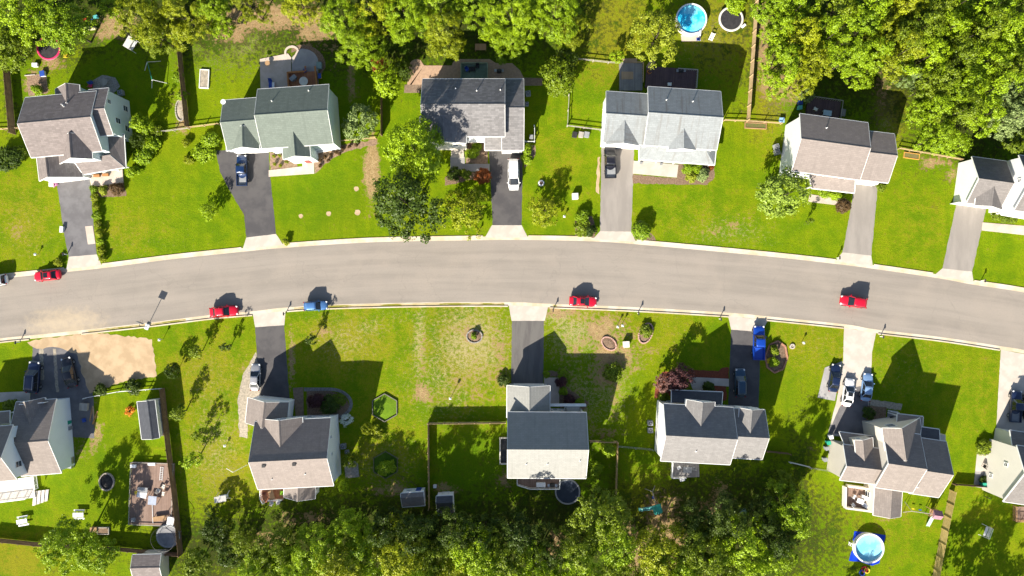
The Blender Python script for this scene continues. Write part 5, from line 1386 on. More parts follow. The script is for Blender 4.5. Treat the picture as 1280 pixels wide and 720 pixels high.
fence('pale fence joining the two houses at the lower right', [(1190,604),(1230,607)], 1.2, db)
fence('dark fence post rail right of the red mulch house', [(957,563),(985,566)], 1.3, db)
# ---------------------------------------------------------------- garden things (local coordinates round the thing's base)
def at(name, label, cat, px, py, deg=0, z=0, group=None): 
    p = W(px, py, z); return thing(name, label, cat, p, math.radians(deg), group)
def part(root, name, m, fn, smooth=False, bevel=0, parent=None):
    mb = MB(); fn(mb); return mb.build(name, m, parent or root, smooth=smooth, bevel=bevel)

def trampoline(label, px, py, r, pad, bed, net=None, h=.85, legs=True):
    t = at('trampoline', label, 'trampoline', px, py)
    part(t, 'jumping_mat', bed, lambda m: m.lathe([(0, h - .01), (r * .86, h)], n=36))
    part(t, 'safety_pad', pad, lambda m: m.lathe([(r * .85, h + .0), (r * .87, h + .05), (r * 1.0, h + .05), (r * 1.02, h - .03), (r * .85, h - .04)], n=36, close=True), True)
    part(t, 'frame', M['metal'], lambda m: m.lathe([(r * 1.0, h - .10), (r * 1.03, h - .07), (r * 1.0, h - .05)], n=30, close=True))
    for k in range(6):
        a = 2 * PI * k / 6 + .3; c, s = math.cos(a), math.sin(a)
        part(t, 'leg', M['metal'], lambda m: m.tube((c * r, s * r, 0), (c * r, s * r, h - .05), .03))
        if net: 
            part(t, 'net_pole', net, lambda m: m.tube((c * r * 1.02, s * r * 1.02, h), (c * r * 1.02, s * r * 1.02, h + 1.75), .035))
    if net:
        part(t, 'net_rim', net, lambda m: m.lathe([(r * 1.0, h + 1.70), (r * 1.03, h + 1.73), (r * 1.0, h + 1.76)], n=36, close=True))
        def mesh(m):
            for k in range(48):
                a = 2 * PI * k / 48; m.tube((math.cos(a) * r, math.sin(a) * r, h), (math.cos(a) * r, math.sin(a) * r, h + 1.72), .007, n=3, cap=False)
        part(t, 'net', net, mesh)
    return t
trampoline('black trampoline with a pink padded rim under the bright green tree', 65, 62, 2.05, M['plast_pink'], M['black'])
trampoline('black round trampoline with white rim and net poles beside the blue pool', 912, 26, 2.1, M['offwhite'], M['black'])
trampoline('grey trampoline with safety net at the corner of the brown deck', 213, 668, 2.0, M['plast_grey'], mat('grey_trampoline_mat', (.15, .15, .16), (.22, .22, .23), .7, .7), M['dark_metal'])

def pool(label, px, py, r, wall, wat, rim, h=1.1, depth=.22, ladder=True, la=200):
    t = at('swimming_pool', label, 'pool', px, py)
    part(t, 'pool_wall', wall, lambda m: m.lathe([(r, 0), (r, h), (r - .05, h), (r - .05, 0)], n=40, close=True), False)
    part(t, 'rim', rim, lambda m: m.lathe([(r - .13, h - .01), (r - .13, h + .05), (r + .10, h + .05), (r + .10, h - .01)], n=40, close=True))
    part(t, 'water', wat, lambda m: m.lathe([(0, h - depth), (r - .05, h - depth)], n=40))
    if ladder:
        a = math.radians(la); c, s = math.cos(a), math.sin(a); rt = Vector((-s, c, 0)) * .25
        def lad(m):
            for sg in (-1, 1):
                o = rt * sg; m.tube(Vector((c * (r + .7), s * (r + .7), 0)) + o, Vector((c * (r + .1), s * (r + .1), h + .35)) + o, .035)
                m.tube(Vector((c * (r + .1), s * (r + .1), h + .35)) + o, Vector((c * (r - .35), s * (r - .35), h - .6)) + o, .035)
            for k in range(4):
                f = (k + .5) / 4.2; p = Vector((c * (r + .7 - .6 * f), s * (r + .7 - .6 * f), (h + .35) * f)); m.box(p, (.12, .55, .04), a)
        part(t, 'ladder', M['plast_white'], lad)
    return t
pool('round bright blue pool beside the lime green tree at the top', 862, 27, 2.55, M['offwhite'], M['water'], M['plast_white'], 1.15, .18, la=-60)
tag(slab('pool_surround', [(851,44),(875,40),(876,51),(852,52)], M['concrete_warm'], .08))
pool('round white rimmed pool with pale blue water standing on the blue tarpaulin', 1083, 683, 2.45, M['plast_white'], M['water_pale'], M['plast_white'], .95, .45, la=170)
pool('dark covered round pool at the corner of the rear deck of the central house', 709, 613, 2.05, M['plast_grey'], M['water_navy'], M['plast_grey'], .85, .06, False)
tp = W(1083, 683); mb = MB(W(1083, 683)); rndt = random.Random(3)
pts = [W(*p) for p in ((1068,664),(1088,666),(1107,669),(1104,680),(1102,688),(1099,704),(1090,707),(1075,702),(1061,701),(1064,690),(1068,684),(1066,674))]
mb.prism([(p.x, p.y) for p in pts], .004, .03); tag(mb.build('tarpaulin', M['tarp']), 'bright blue tarpaulin spread on the lawn under the round white pool', 'tarpaulin')

def table_round(label, px, py, r=.6, m=None, z=0, h=.72, group=None):
    m = m or M['plast_white']; t = at('round_table', label, 'table', px, py, 0, z, group)
    part(t, 'tabletop', m, lambda q: q.lathe([(0, h - .03), (r, h - .03), (r, h), (0, h)], n=24))
    part(t, 'leg', M['metal'], lambda q: q.lathe([(r * .5, 0), (r * .5, .03), (.04, .05), (.04, h - .03)], n=12)); return t
def table_rect(label, px, py, l, w, deg=0, m=None, z=0, h=.74, lm=None):
    m = m or M['wood']; t = at('table', label, 'table', px, py, deg, z)
    part(t, 'tabletop', m, lambda q: q.box((0, 0, h - .025), (l, w, .05)), bevel=.01)
    for sx in (-1, 1):
        for sy in (-1, 1): part(t, 'leg', lm or m, lambda q: q.box((sx * (l / 2 - .08), sy * (w / 2 - .08), (h - .05) / 2), (.07, .07, h - .05)))
    return t
def chair(label, px, py, deg=0, m=None, z=0, lounge=False):
    m = m or M['plast_white']; t = at('garden_chair', label, 'chair', px, py, deg, z)
    L = 1.5 if lounge else .52
    part(t, 'seat', m, lambda q: q.box((-(L - .52) / 2 * -1, 0, .40), (L, .56, .06)), bevel=.02)
    part(t, 'backrest', m, lambda q: q.box((-.32, 0, .70), (.06, .56, .62), tilt=('Y', -.25)), bevel=.02)
    for sx in (-.2, L - .34):
        for sy in (-.24, .24): part(t, 'leg', m, lambda q: q.tube((sx, sy, 0), (sx, sy, .39), .025))
    for sy in (-.29, .29): part(t, 'armrest', m, lambda q: q.box((-.02, sy, .60), (.5, .06, .04)))
    return t
def bin_(label, px, py, col, deg=0, name='wheelie_bin', cat='bin'):
    t = at(name, label, cat, px, py, deg); m = M[col]
    part(t, 'bin_body', m, lambda q: q.add([(-.24,-.26,.06),(.24,-.26,.06),(.24,.26,.06),(-.24,.26,.06),(-.3,-.31,.98),(.3,-.31,.98),(.3,.31,.98),(-.3,.31,.98)], [(3,2,1,0),(4,5,6,7),(0,1,5,4),(1,2,6,5),(2,3,7,6),(3,0,4,7)]))
    part(t, 'lid', m, lambda q: q.box((0, 0, 1.01), (.68, .68, .07)), bevel=.025)
    for sy in (-.24, .24): part(t, 'wheel', M['tyre'], lambda q: q.tube((-.28, sy - .03, .1), (-.28, sy + .03, .1), .1, n=12))
    return t
def ac(label, px, py, deg=0, s=.85):
    t = at('air_conditioner', label, 'air conditioner', px, py, deg)
    part(t, 'cabinet', M['plast_grey'], lambda q: q.box((0, 0, .42), (s, s, .84)), bevel=.03)
    part(t, 'fan_grille', M['dark_metal'], lambda q: [q.lathe([(s * .1 * k, .85), (s * .1 * k + .02, .87), (s * .1 * k + .04, .85)], n=18, close=True) for k in range(1, 4)])
    part(t, 'fan_hub', M['metal'], lambda q: q.lathe([(0, .88), (.1, .87), (.1, .85)], n=12)); return t
def grill(label, px, py, deg=0, z=0):
    t = at('barbecue_grill', label, 'barbecue', px, py, deg, z)
    part(t, 'lid', M['dark_metal'], lambda q: q.lathe([(.30, .80), (.31, .9), (.24, 1.05), (0, 1.1)], n=18, sx=1.4), True)
    part(t, 'cart', M['dark_metal'], lambda q: q.box((0, 0, .42), (.8, .5, .6)))
    for sx in (-.62, .62): part(t, 'side_shelf', M['metal'], lambda q: q.box((sx, 0, .82), (.36, .45, .04)))
    return t
def box_thing(name, label, cat, px, py, d, m, deg=0, z=0, lid=None, bevel=.03):
    t = at(name, label, cat, px, py, deg, z)
    part(t, 'box_body', m, lambda q: q.box((0, 0, d[2] / 2), d), bevel=bevel)
    part(t, 'lid', lid or m, lambda q: q.box((0, 0, d[2] + .03), (d[0] + .06, d[1] + .06, .06)), bevel=.02); return t
def mailbox(label, px, py, deg=90, group=None):
    t = at('mailbox', label, 'mailbox', px, py, deg, 0, group)
    part(t, 'post', M['white'], lambda q: q.box((0, 0, .52), (.11, .11, 1.04)))
    def body(q):
        prof = [(.1 * math.cos(a), .1 * math.sin(a)) for a in [PI * k / 8 for k in range(9)]]
        vs = [(-.28, y, 1.14 + z) for y, z in prof] + [(-.28, -.1, 1.04), (-.28, .1, 1.04)]; n = len(vs); vs += [(x + .56, y, z) for x, y, z in vs]
        q.add(vs, [tuple(range(n)), tuple(range(2 * n - 1, n - 1, -1))] + [(i, (i + 1) % n, n + (i + 1) % n, n + i) for i in range(n)])
    b = part(t, 'letter_box', M['dark_metal'], body); part(t, 'flag', M['plast_red'], lambda q: q.box((.1, .125, 1.2), (.04, .02, .2)), parent=b)
    part(t, 'brace', M['white'], lambda q: q.tube((.02, 0, .7), (.25, 0, 1.03), .035)); return t
for x, y, lb in ((25,427.5,'mailbox at the lower kerb left of the grey driveway'),(84,318,'mailbox at the leftmost driveway apron of the upper row'),(357,392,'mailbox beside the apron left of the light blue car'),(691,387.5,'mailbox between the central apron and the red car'),(899,398.5,'mailbox left of the apron with the vivid blue pickup'),(1100,420.5,'mailbox right of the long concrete driveway'),(1046,322.5,'mailbox left of the apron of the tan roofed house'),(1226,351,'mailbox right of the rightmost upper apron'),(597,292.5,'mailbox left of the apron with the white van'),(797,391.5,'mailbox at the kerb above the white utility box')):
    mailbox(lb, x, y)
def pole_thing(name, label, cat, px, py, h, head):
    t = at(name, label, cat, px, py)
    part(t, 'pole', M['wood_grey'], lambda q: q.tube((0, 0, 0), (0, 0, h), .04)); part(t, 'head', M['plast_white'], lambda q: (q.box((0, 0, h + .12), head), q.add([(-.2,-.2,h+.24),(.2,-.2,h+.24),(.2,.2,h+.24),(-.2,.2,h+.24),(0,0,h+.45)], [(0,1,4),(1,2,4),(2,3,4),(3,0,4),(3,2,1,0)]))); return t
pole_thing('birdhouse', 'white birdhouse on a pole in the patchy central lawn', 'birdhouse', 564, 496, 1.6, (.3, .3, .24))
pole_thing('garden_light', 'garden lamp on a post at the right edge of the sand patch', 'lamp', 204, 424, 1.1, (.22, .22, .2))
pole_thing('garden_light', 'left one of two small white lamps near the pink edged oval bed', 'lamp', 771, 408, 1.0, (.2, .2, .18))
pole_thing('garden_light', 'right one of two small white lamps near the pink edged oval bed', 'lamp', 777, 406.5, 1.0, (.2, .2, .18))
pole_thing('garden_light', 'small white lamp at the kerb above the long shadows right of the oval beds', 'lamp', 1002, 428, .7, (.2, .2, .18))
pole_thing('garden_light', 'small white lamp beside the upper left kerb lawn', 'lamp', 48, 318, .6, (.2, .2, .18))
pole_thing('garden_light', 'small white lamp in the lawn below the thin yellow green tree', 'lamp', 705, 271, .6, (.2, .2, .18))
# basketball hoop at the lower kerb
t = at('basketball_hoop', 'portable basketball hoop with white base at the lower kerb', 'basketball hoop', 185, 407, 68)
part(t, 'base', M['plast_white'], lambda q: q.box((-.2, 0, .14), (1.0, .7, .28)), bevel=.06)
part(t, 'pole', M['dark_metal'], lambda q: (q.tube((-.2, 0, .25), (.15, 0, 2.9), .055), q.tube((.15, 0, 2.9), (.65, 0, 2.9), .04)))
bb = part(t, 'backboard', M['plast_grey'], lambda q: q.box((.68, 0, 2.95), (.05, 1.15, .78)))
part(t, 'rim', M['orange'], lambda q: q.lathe([(.21, 2.70), (.24, 2.72), (.21, 2.74)], (.95, 0, 0), 18, close=True), parent=bb)

# white utility boxes on the lawns
for x, y, lb in ((718.5,246,'white utility box on the lawn right of the thin yellow green tree'),(782,430,'pale green white utility box beside the stone ringed oval bed')):
    box_thing('utility_box', lb, 'utility box', x, y, (1.0, 1.0, .85), M['offwhite'], 3)
box_thing('utility_box', 'small white box beside the leftmost asphalt driveway', 'utility box', 79, 287, (.5, 1.0, .5), M['plast_white'], -5)

def bed_ring(label, cx, cy, rx, ry, rot, em, soil, name='garden_bed', h=.22, sides=26):
    """edged planting bed: a low ring of stones round soil"""
    c = W(cx, cy); t = thing(name, label, 'garden bed', c, math.radians(rot)); rx, ry = rx / S, ry / S
    def ring(q):
        rr = random.Random(int(cx)); circ = PI * (rx + ry); n = max(sides, int(circ / .36)) if sides > 8 else sides
        if sides > 8:
            for k in range(n):
                a = 2 * PI * k / n; q.box((rx * math.cos(a), ry * math.sin(a), 0), (.2, circ / n * .94, h * rr.uniform(.85, 1.15)), math.atan2(math.sin(a) / ry, math.cos(a) / rx), z0=0)
        else:
            for k in range(n):
                a, b = 2 * PI * k / n, 2 * PI * (k + 1) / n; p, e = Vector((rx * math.cos(a), ry * math.sin(a), 0)), Vector((rx * math.cos(b), ry * math.sin(b), 0)); d = e - p
                q.box(((p.x + e.x) / 2, (p.y + e.y) / 2, 0), (d.length, .14 if rx == ry else .24, h), math.atan2(d.y, d.x), z0=0)
    part(t, 'edging', em, ring)
    part(t, 'soil', soil, lambda q: q.lathe([(0, h * .6), (.5, h * .55), (1.0, .02)], n=sides if sides <= 8 else 24, sx=rx * .97, sy=ry * .97)); return t
pe = mat('pink_brick_edging', (.50, .32, .27), (.42, .25, .20), .9, 5, .3, 15)
bed_ring('oval bed of dark mulch edged with pink bricks in the patchy lawn', 761, 429.5, 10, 7, -38, pe, M['mulch'])
bed_ring('pointed oval bed of green plants edged with pinkish stones', 807, 416.5, 8, 13, -22, pe, M['mulch'])
bed_ring('round bed with stone ring in the patchy central lawn', 593, 420.5, 9.5, 8, 0, M['stone'], M['mulch'])
bed_ring('octagonal brick edged bed of shrubs beside the vivid blue pickup driveway', 970, 446, 14, 20, -6, M['brick'], M['mulch'], sides=8)
bed_ring('hexagonal bed of bright grass edged with pale timber', 481, 509.5, 17.5, 17.5, 30, mat('bed_timber', (.17, .155, .125), (.13, .12, .10), .9, 3), mat('bright_grass', (.115, .20, .004), (.085, .165, .003), .95, 4, .5, 8), sides=6, h=.25)
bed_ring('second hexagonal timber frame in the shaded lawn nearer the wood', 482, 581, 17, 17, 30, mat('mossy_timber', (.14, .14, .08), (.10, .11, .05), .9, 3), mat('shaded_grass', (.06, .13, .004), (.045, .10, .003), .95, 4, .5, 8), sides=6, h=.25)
bed_ring('fire pit ringed by pale stones in the shaded back lawn', 134, 602, 9, 10.5, 0, mat('pale_pit_stones', (.42, .36, .30), (.30, .26, .22), .9, 4, .4, 12), mat('fire_ash', (.02, .02, .02), (.05, .045, .04), .95, 3), 'fire_pit', .3)
bed_ring('ring of white stones round a tree stump on the lawn right of the white van', 676.5, 229, 3, 3, 0, M['plast_white'], M['mulch'])
bed_ring('small stone ring on the lawn right of the octagonal bed', 990, 433, 2.6, 2.6, 0, M['concrete'], M['gravel'])
bed_ring('grey mulch bed with oval outline beside the tall brown fence', 226, 138, 6, 13, 0, M['wood_grey'], M['gravel'])
for x, y, r in ((376,270,3),(411,267,3.2),(447,265.5,3.8),(445.5,236,3.2)):
    mb = MB(W(x, y)); p = W(x, y); rr = random.Random(int(x)); mb.prism([(p.x + r / S * rr.uniform(.8, 1.1) * math.cos(a), p.y + r / S * rr.uniform(.8, 1.1) * math.sin(a)) for a in [2 * PI * k / 11 for k in range(11)]], .0, .012)
    struct(mb.build('sand_patch', M['sand']))
def frame_bed(label, px, py, w, l, deg, em, soil, h=.3):
    t = at('raised_bed', label, 'raised bed', px, py, deg)
    part(t, 'edging', em, lambda q: [q.box(c, d, 0, z0=0) for c, d in (((w / 2, 0, 0), (.12, l + .12, h)), ((-w / 2, 0, 0), (.12, l + .12, h)), ((0, l / 2, 0), (w - .12, .12, h)), ((0, -l / 2, 0), (w - .12, .12, h)))])
    part(t, 'soil', soil, lambda q: q.box((0, 0, 0), (w - .14, l - .14, h * .75), 0, z0=0)); return t
frame_bed('white framed raised bed with stones in the lawn left of the round corner patio', 256, 99, 1.5, 3.1, -3, M['plast_white'], M['gravel'])
frame_bed('long low timber bed by the tan rail below the long board fence', 944, 157.5, 3.6, .9, -3, wf, mat('bed_soil_green', (.08, .12, .02), (.14, .10, .05), .95, 4))
frame_bed('orange timber framed bed at the lawn top right of the tan roofed house', 1139, 195, 2.6, .9, -8, mat('orange_timber', (.50, .28, .06), (.42, .22, .05), .8, 2), mat('bed_soil', (.12, .13, .02), (.16, .12, .06), .95, 4), .2)
# white goods and chairs at the upper left
box_thing('cooler', 'white cooler on the grass below the pink rimmed trampoline', 'cooler', 45.5, 82, (.9, .6, .45), M['plast_white'], 0)
box_thing('toy_box', 'white and blue plastic toy box below the pink rimmed trampoline', 'toy box', 55, 93, (.8, .9, .5), M['plast_white'], 10, lid=M['plast_blue'])
chair('yellow and white child chair right of the pink rimmed trampoline', 85, 71, 100, M['plast_yellow'])
t = at('log', 'short pale log on the soil bed above the leftmost house', 'log', 38, 94, 5); part(t, 'trunk', M['wood_grey'], lambda q: q.tube((-.9, 0, .1), (.9, 0, .1), .1, .08))
# yard clutter by the leaf litter at the top left
for x, y, c, lb in ((109,25,'plast_red','red'),(116,27,'plast_blue','blue'),(121,22,'teal','teal')):
    box_thing('storage_tub', f'{lb} plastic tub in the shade beside the leaf litter at the top', 'tub', x, y, (.7, .5, .4), M[c], 20)
def kayak(label, px, py, deg, m):
    t = at('kayak', label, 'kayak', px, py, deg)
    part(t, 'hull', m, lambda q: loft(q, [(-1.3,.05,.3,.2),(-.9,.26,.34,.05),(0,.34,.32,.02),(.9,.26,.34,.05),(1.3,.05,.36,.2)]), True)
    part(t, 'cockpit', M['black'], lambda q: q.lathe([(0, .37), (.25, .37), (.27, .34)], n=16, sx=1.7)); return t
kayak('small pale yellow kayak below the coloured tubs at the top left', 113, 36, 0, mat('pale_yellow_hull', (.45, .42, .22), (.38, .35, .18), .5, 2))

def swing_bench(label, px, py, deg, canopy=True):
    t = at('bench_swing', label, 'bench swing', px, py, deg); m = M['plast_white']
    part(t, 'seat', m, lambda q: [q.box((-.18 + .12 * k, 0, .48), (.10, 1.6, .03)) for k in range(4)])
    part(t, 'backrest', m, lambda q: [q.box((-.32 - .03 * k, 0, .6 + .13 * k), (.03, 1.6, .1)) for k in range(4)])
    for sy in (-1, 1): part(t, 'side_frame', m, lambda q: (q.tube((-.7, sy * .95, 0), (0, sy * .9, 1.8), .04), q.tube((.7, sy * .95, 0), (0, sy * .9, 1.8), .04), q.tube((0, sy * .75, .5), (0, sy * .75, 1.78), .015)))
    part(t, 'top_bar', m, lambda q: q.tube((0, -.95, 1.8), (0, .95, 1.8), .045))
    if canopy: part(t, 'canopy', mat('pale_canopy', (.55, .53, .5), (.45, .43, .4), .8, 2), lambda q: q.box((-.1, 0, 1.9), (1.0, 2.0, .05), tilt=('Y', .15)), bevel=.01)
    return t
swing_bench('white glider bench in the shade under the feathery trees', 169, 58, -30)
swing_bench('white bench swing on the lower left lawn above the dark bushes', 281, 619, 100)
swing_bench('white garden swing on the lawn below the tall cream end wall', 1230, 663, 160, False)
# metal swing frame behind the leftmost house
t = at('swing_set', 'metal swing frame with tilted bars in the house shadow behind the leftmost house', 'swing set', 190, 90, 0)
for q0, q1 in (((-6,-11),(-2.5,9)),): pass
P2 = lambda x, y, z: tuple(W(x, y, z) - W(190, 90))
part(t, 'top_bar', M['plast_green'], lambda q: q.tube(P2(184,77.5,2.2), P2(190,99.5,2.2), .05))
for a, b in (((184,77.5),(201,76.5)), ((184,77.5),(181,88)), ((190,99.5),(209,104)), ((190,99.5),(190,110))): part(t, 'leg', M['plast_white'], lambda q: q.tube(P2(*a, 2.2), P2(*b, 0), .045))
for f in (.35, .65): 
    x, y = 184 + 6 * f, 77.5 + 22 * f
    part(t, 'swing_seat', M['black'], lambda q: (q.tube(P2(x, y - 1.5, 2.2), P2(x, y - 1.5, .5), .01, n=4), q.tube(P2(x, y + 1.5, 2.2), P2(x, y + 1.5, .5), .01, n=4), q.box(P2(x, y, .5), (.2, .45, .04))))
# clutter on A's stone patio
chair('dark chair on the round stone patio behind the leftmost house', 116, 104, 40, M['plast_blue']); chair('pink chair on the round stone patio behind the leftmost house', 115, 108, 80, M['plast_pink'])
table_round('small round table on the stone patio behind the leftmost house', 133, 104, .6, M['wood_grey'])
ac('white round topped unit by the rear corner of the leftmost house', 153, 117, 10)
box_thing('flower_box', 'pink flower tub at the corner of the leftmost garage', 'flower box', 66, 231, (.8, .7, .4), M['offwhite'], 0); T('flower','flower_pink',67.5,230,4,'pink flowers in the tub at the leftmost garage','flowers',name='flower_clump')
# B's patio: table with umbrella shadow, lounge chair, wooden corner bench
table_round('small round brown fire table on the sunlit patio corner', 336, 80.5, .42, M['wood']); 
chair('blue and red striped lounge chair on the patio of the green roofed house', 339, 103, -90, M['plast_blue'], 0, True)
box_thing('ice_chest', 'red and white cooler beside the striped lounge chair', 'cooler', 342.5, 107, (.4, .9, .35), M['plast_red'], 0, lid=M['plast_white'])
t = at('wooden_deck', 'reddish wooden deck platform behind the green roofed house', 'deck', 379, 99, 4)
part(t, 'deck_floor', M['deck_red'], lambda q: q.box((0, -.2, .2), (4.9, 2.6, .4)))
for sx, sy, l, rz in ((-2.35, -.2, 2.6, PI / 2), (-.9, 1.05, 2.9, 0), (2.4, .2, 3.2, PI / 2), (.75, 1.5, .9, PI / 2)): part(t, 'rail_bench', M['wood'] if False else mat('orange_wood', (.42, .18, .06), (.34, .14, .05), .8, 2), lambda q: (q.box((sx, sy, .85), (l, .28, .07), rz), q.box((sx, sy, .6), (l, .06, .45), rz)))
table_round('round table with pale cover on the reddish deck', 381, 103, .75, M['offwhite'], .4)
box_thing('grill_cover', 'pale grey covered grill on the reddish deck', 'barbecue', 368, 99, (1.1, .65, .8), M['plast_grey'], 40, .4, bevel=.12)
chair('blue chair at the corner of the reddish deck', 382, 89.5, 200, M['plast_blue'])
box_thing('storage_box', 'teal deck box at the right end of the round corner patio', 'storage box', 400, 83, (.8, 1.1, .6), mat('grey_teal', (.20, .28, .26), (.16, .22, .21), .6, 2), 0)
box_thing('storage_tub', 'yellow and blue tub beside the reddish deck', 'tub', 400.5, 96, (.5, .8, .5), M['plast_yellow'], 5, lid=M['plast_blue'])
# C's patio: pergola like hot tub deck
t = at('patio_enclosure', 'green edged screened enclosure with furniture on the paver patio', 'enclosure', 593, 91, 0)
part(t, 'floor', mat('grey_green_floor', (.16, .22, .17), (.12, .17, .13), .8, 1.5), lambda q: q.box((0, .1, .15), (4.6, 2.7, .3)))
for c, d in (((-2.25, .1, .6), (.12, 2.7, .6)), ((2.25, .1, .6), (.12, 2.7, .6)), ((0, 1.42, .6), (4.6, .12, .6))): part(t, 'low_wall', mat('pale_green_timber', (.30, .36, .24), (.24, .29, .19), .8, 2), lambda q: q.box(c, d))
chair('dark blue chair at the left in the green edged enclosure', 584, 88, -60, M['plast_blue'], .3); chair('black chair at the top of the green edged enclosure', 597, 84, -90, M['black'], .3)
table_rect('dark table in the green edged enclosure', 590.5, 88, 1.1, .8, 0, M['black'], .3)
grill('black grill on the paver patio right of the green edged enclosure', 624, 90, 0)
table_rect('pale picnic table alone in the tree shade above the paver patio', 601, 60.5, 1.9, 1.1, 0, M['wood'])
ac('air conditioner with blue cover by the garage wall right of the white van', 660, 118, 8); ac('second air conditioner unit below the blue covered one', 658.5, 131, 0, .6)
bin_('dark bin beside the meter wall right of the white van', 664, 172.5, 'plast_grey')
for x, c, lb in ((718,'black','black'),(726,'wood_grey','grey brown'),(733,'plast_grey','pale grey')): box_thing('storage_tub', f'{lb} tub in the row at the fence corner of the small lawn', 'tub', x, 169, (.8, .9, .55), M[c], -10)
# D's decks
t = at('wooden_deck', 'grey weathered deck behind the stained roof garage', 'deck', 788, 97, 0)
part(t, 'deck_floor', M['deck_grey'], lambda q: q.box((0, 0, .25), (3.9, 4.6, .5)))
part(t, 'deck_step', M['deck_tan'], lambda q: q.box((-.2, 2.75, .12), (2.6, .9, .24)))
part(t, 'railing', wt_, lambda q: (q.box((2.0, .6, 1.1), (.14, 3.4, .1)), q.box((1.2, 2.3, 1.1), (1.6, .14, .1)), [q.box((2.0, -1 + .4 * k, .8), (.05, .05, .6)) for k in range(9)]))
part(t, 'hatch', M['deck_tan'], lambda q: q.box((-.6, .2, .53), (2.0, 1.3, .05)))
t = at('wooden_deck', 'dark plum coloured deck in the house shadow under the lime green tree', 'deck', 838, 99, -4)
part(t, 'deck_floor', M['deck_dark'], lambda q: q.box((0, 0, .25), (8.6, 3.6, .5)))
part(t, 'railing', M['wood_grey'], lambda q: (q.box((4.25, -.1, 1.35), (.14, 3.0, .08)), q.box((2.6, 1.5, 1.35), (3.4, .14, .08)), [q.box((.95 + .3 * k, 1.5, .9), (.05, .05, .8)) for k in range(12)], [q.box((4.25, -1.5 + .3 * k, .9), (.05, .05, .8)) for k in range(10)]))
part(t, 'ramp', M['deck_tan'], lambda q: q.box((-3.6, 2.2, .35), (.9, 1.8, .1), -.5, tilt=('X', -.15)))
chair('orange chair at the edge of the dark plum deck', 811, 91, 30, M['orange'], 0); chair('white chair on the dark plum deck', 836, 106, 90, M['plast_white'], .5)
grill('covered grill on the platform right of the dark plum deck', 850, 90, 0, 0)
# pool side things at the top
chair('white chair by the pool surround of the bright blue pool', 872, 50, 90, M['plast_blue'])
t = at('trampoline_ladder', 'white step ladder leading to the black round trampoline', 'ladder', 889, 47, -20)
for sy in (-.3, .3): part(t, 'side_rail', M['plast_white'], lambda q: q.tube((sy, -.5, 0), (sy, .5, .9), .05))
part(t, 'step', M['plast_white'], lambda q: [q.box((0, -.4 + .25 * k, .1 + .22 * k), (.6, .2, .05)) for k in range(4)])
box_thing('toy_box', 'small white toy box lying right of the black round trampoline', 'toy box', 929, 33, (.7, .35, .3), M['plast_white'], 40)
# E's back deck
t = at('wooden_deck', 'dark deck with thin rail in the shade behind the tan roofed house', 'deck', 1028, 136, -8)
part(t, 'deck_floor', M['deck_dark'], lambda q: q.box((0, 0, .25), (5.6, 3.0, .5)))
part(t, 'railing', M['wood_grey'], lambda q: (q.box((0, 1.45, 1.35), (5.6, .1, .07)), q.box((2.75, 0, 1.35), (.1, 3.0, .07)), [q.box((-2.7 + .4 * k, 1.45, .9), (.05, .05, .85)) for k in range(14)]))
part(t, 'stair', M['deck_grey'], lambda q: [q.box((3.2 + .3 * k, -.2, .2 - .05 * k), (.3, 1.2, .4 - .1 * k)) for k in range(3)])
chair('white chair on the dark deck behind the tan roofed house', 1018, 137, 60, M['plast_white'], .5); table_rect('pale blue table on the dark deck behind the tan roofed house', 1032, 142.5, 1.4, .9, -8, mat('pale_blue_top', (.40, .52, .62), (.34, .45, .55), .4, 2), .5)
bin_('teal bin behind the white end wall of the tan roofed house', 997.5, 136, 'teal'); bin_('navy bin behind the white end wall of the tan roofed house', 998, 130, 'plast_blue')
ac('upper air conditioner beside the white end wall of the tan roofed house', 969, 184, 15); ac('lower air conditioner beside the white end wall of the tan roofed house', 970, 191, 15)
box_thing('water_tub', 'blue round tub at the fence end by the white end wall', 'tub', 976, 151, (.8, .8, .5), mat('pale_blue_plastic', (.25, .42, .62), (.2, .35, .55), .5, 2), 0, bevel=.2)
# --- lower row
bin_('green bin beside the ice blue end wall', 88, 527, 'plast_green'); bin_('dark bin beside the ice blue end wall', 90, 534, 'plast_grey')
box_thing('utility_trailer_box', 'grey box unit on the asphalt left of the fenced yard', 'utility box', 107, 508, (1.3, 1.2, .6), M['wood_grey'], -5)
box_thing('toy_box', 'blue toy box on the asphalt beside the ice blue end wall', 'toy box', 106, 525, (.5, .6, .3), M['plast_blue'], 20)
for k, (x, y, d) in enumerate(((114,518,80),(117,516,95),(119,522,70))):
    t = at('timber_plank', ['left', 'middle', 'right'][k] + ' plank of the timber pile at the left end of the fenced yard', 'plank', x, y, d); part(t, 'board', [M['wood'], wt_, mat('orange_plank', (.5, .25, .08), (.4, .2, .06), .8, 2)][k], lambda q: q.box((0, 0, .06), (2.4, .22, .1)))
# big brown deck of the left yard with furniture
t = at('wooden_deck', 'brown deck with thin white edging beside the tall dark fence', 'deck', 191, 616.5, -2)
part(t, 'deck_floor', M['deck_brown'], lambda q: q.box((0, 0, .17), (7.3, 10.6, .34)))
part(t, 'edging', M['wood_grey'], lambda q: (q.box((-3.62, 0, .62), (.1, 10.6, .08)), q.box((3.62, 0, .62), (.1, 10.6, .08)), q.box((0, 5.3, .62), (7.2, .1, .08)), q.box((-.5, -5.3, .62), (6.2, .1, .08)), [q.box((-3.62, -5.2 + 1.04 * k, .5), (.1, .1, .5)) for k in range(11)], [q.box((3.62, -5.2 + 1.04 * k, .5), (.1, .1, .5)) for k in range(11)]))
z = .34
table_rect('white table in the middle of the brown deck', 180, 617, 1.6, 1.0, -10, M['plast_white'], z); table_rect('grey table beside the white table on the brown deck', 181, 611, 1.7, .9, -5, M['plast_grey'], z)
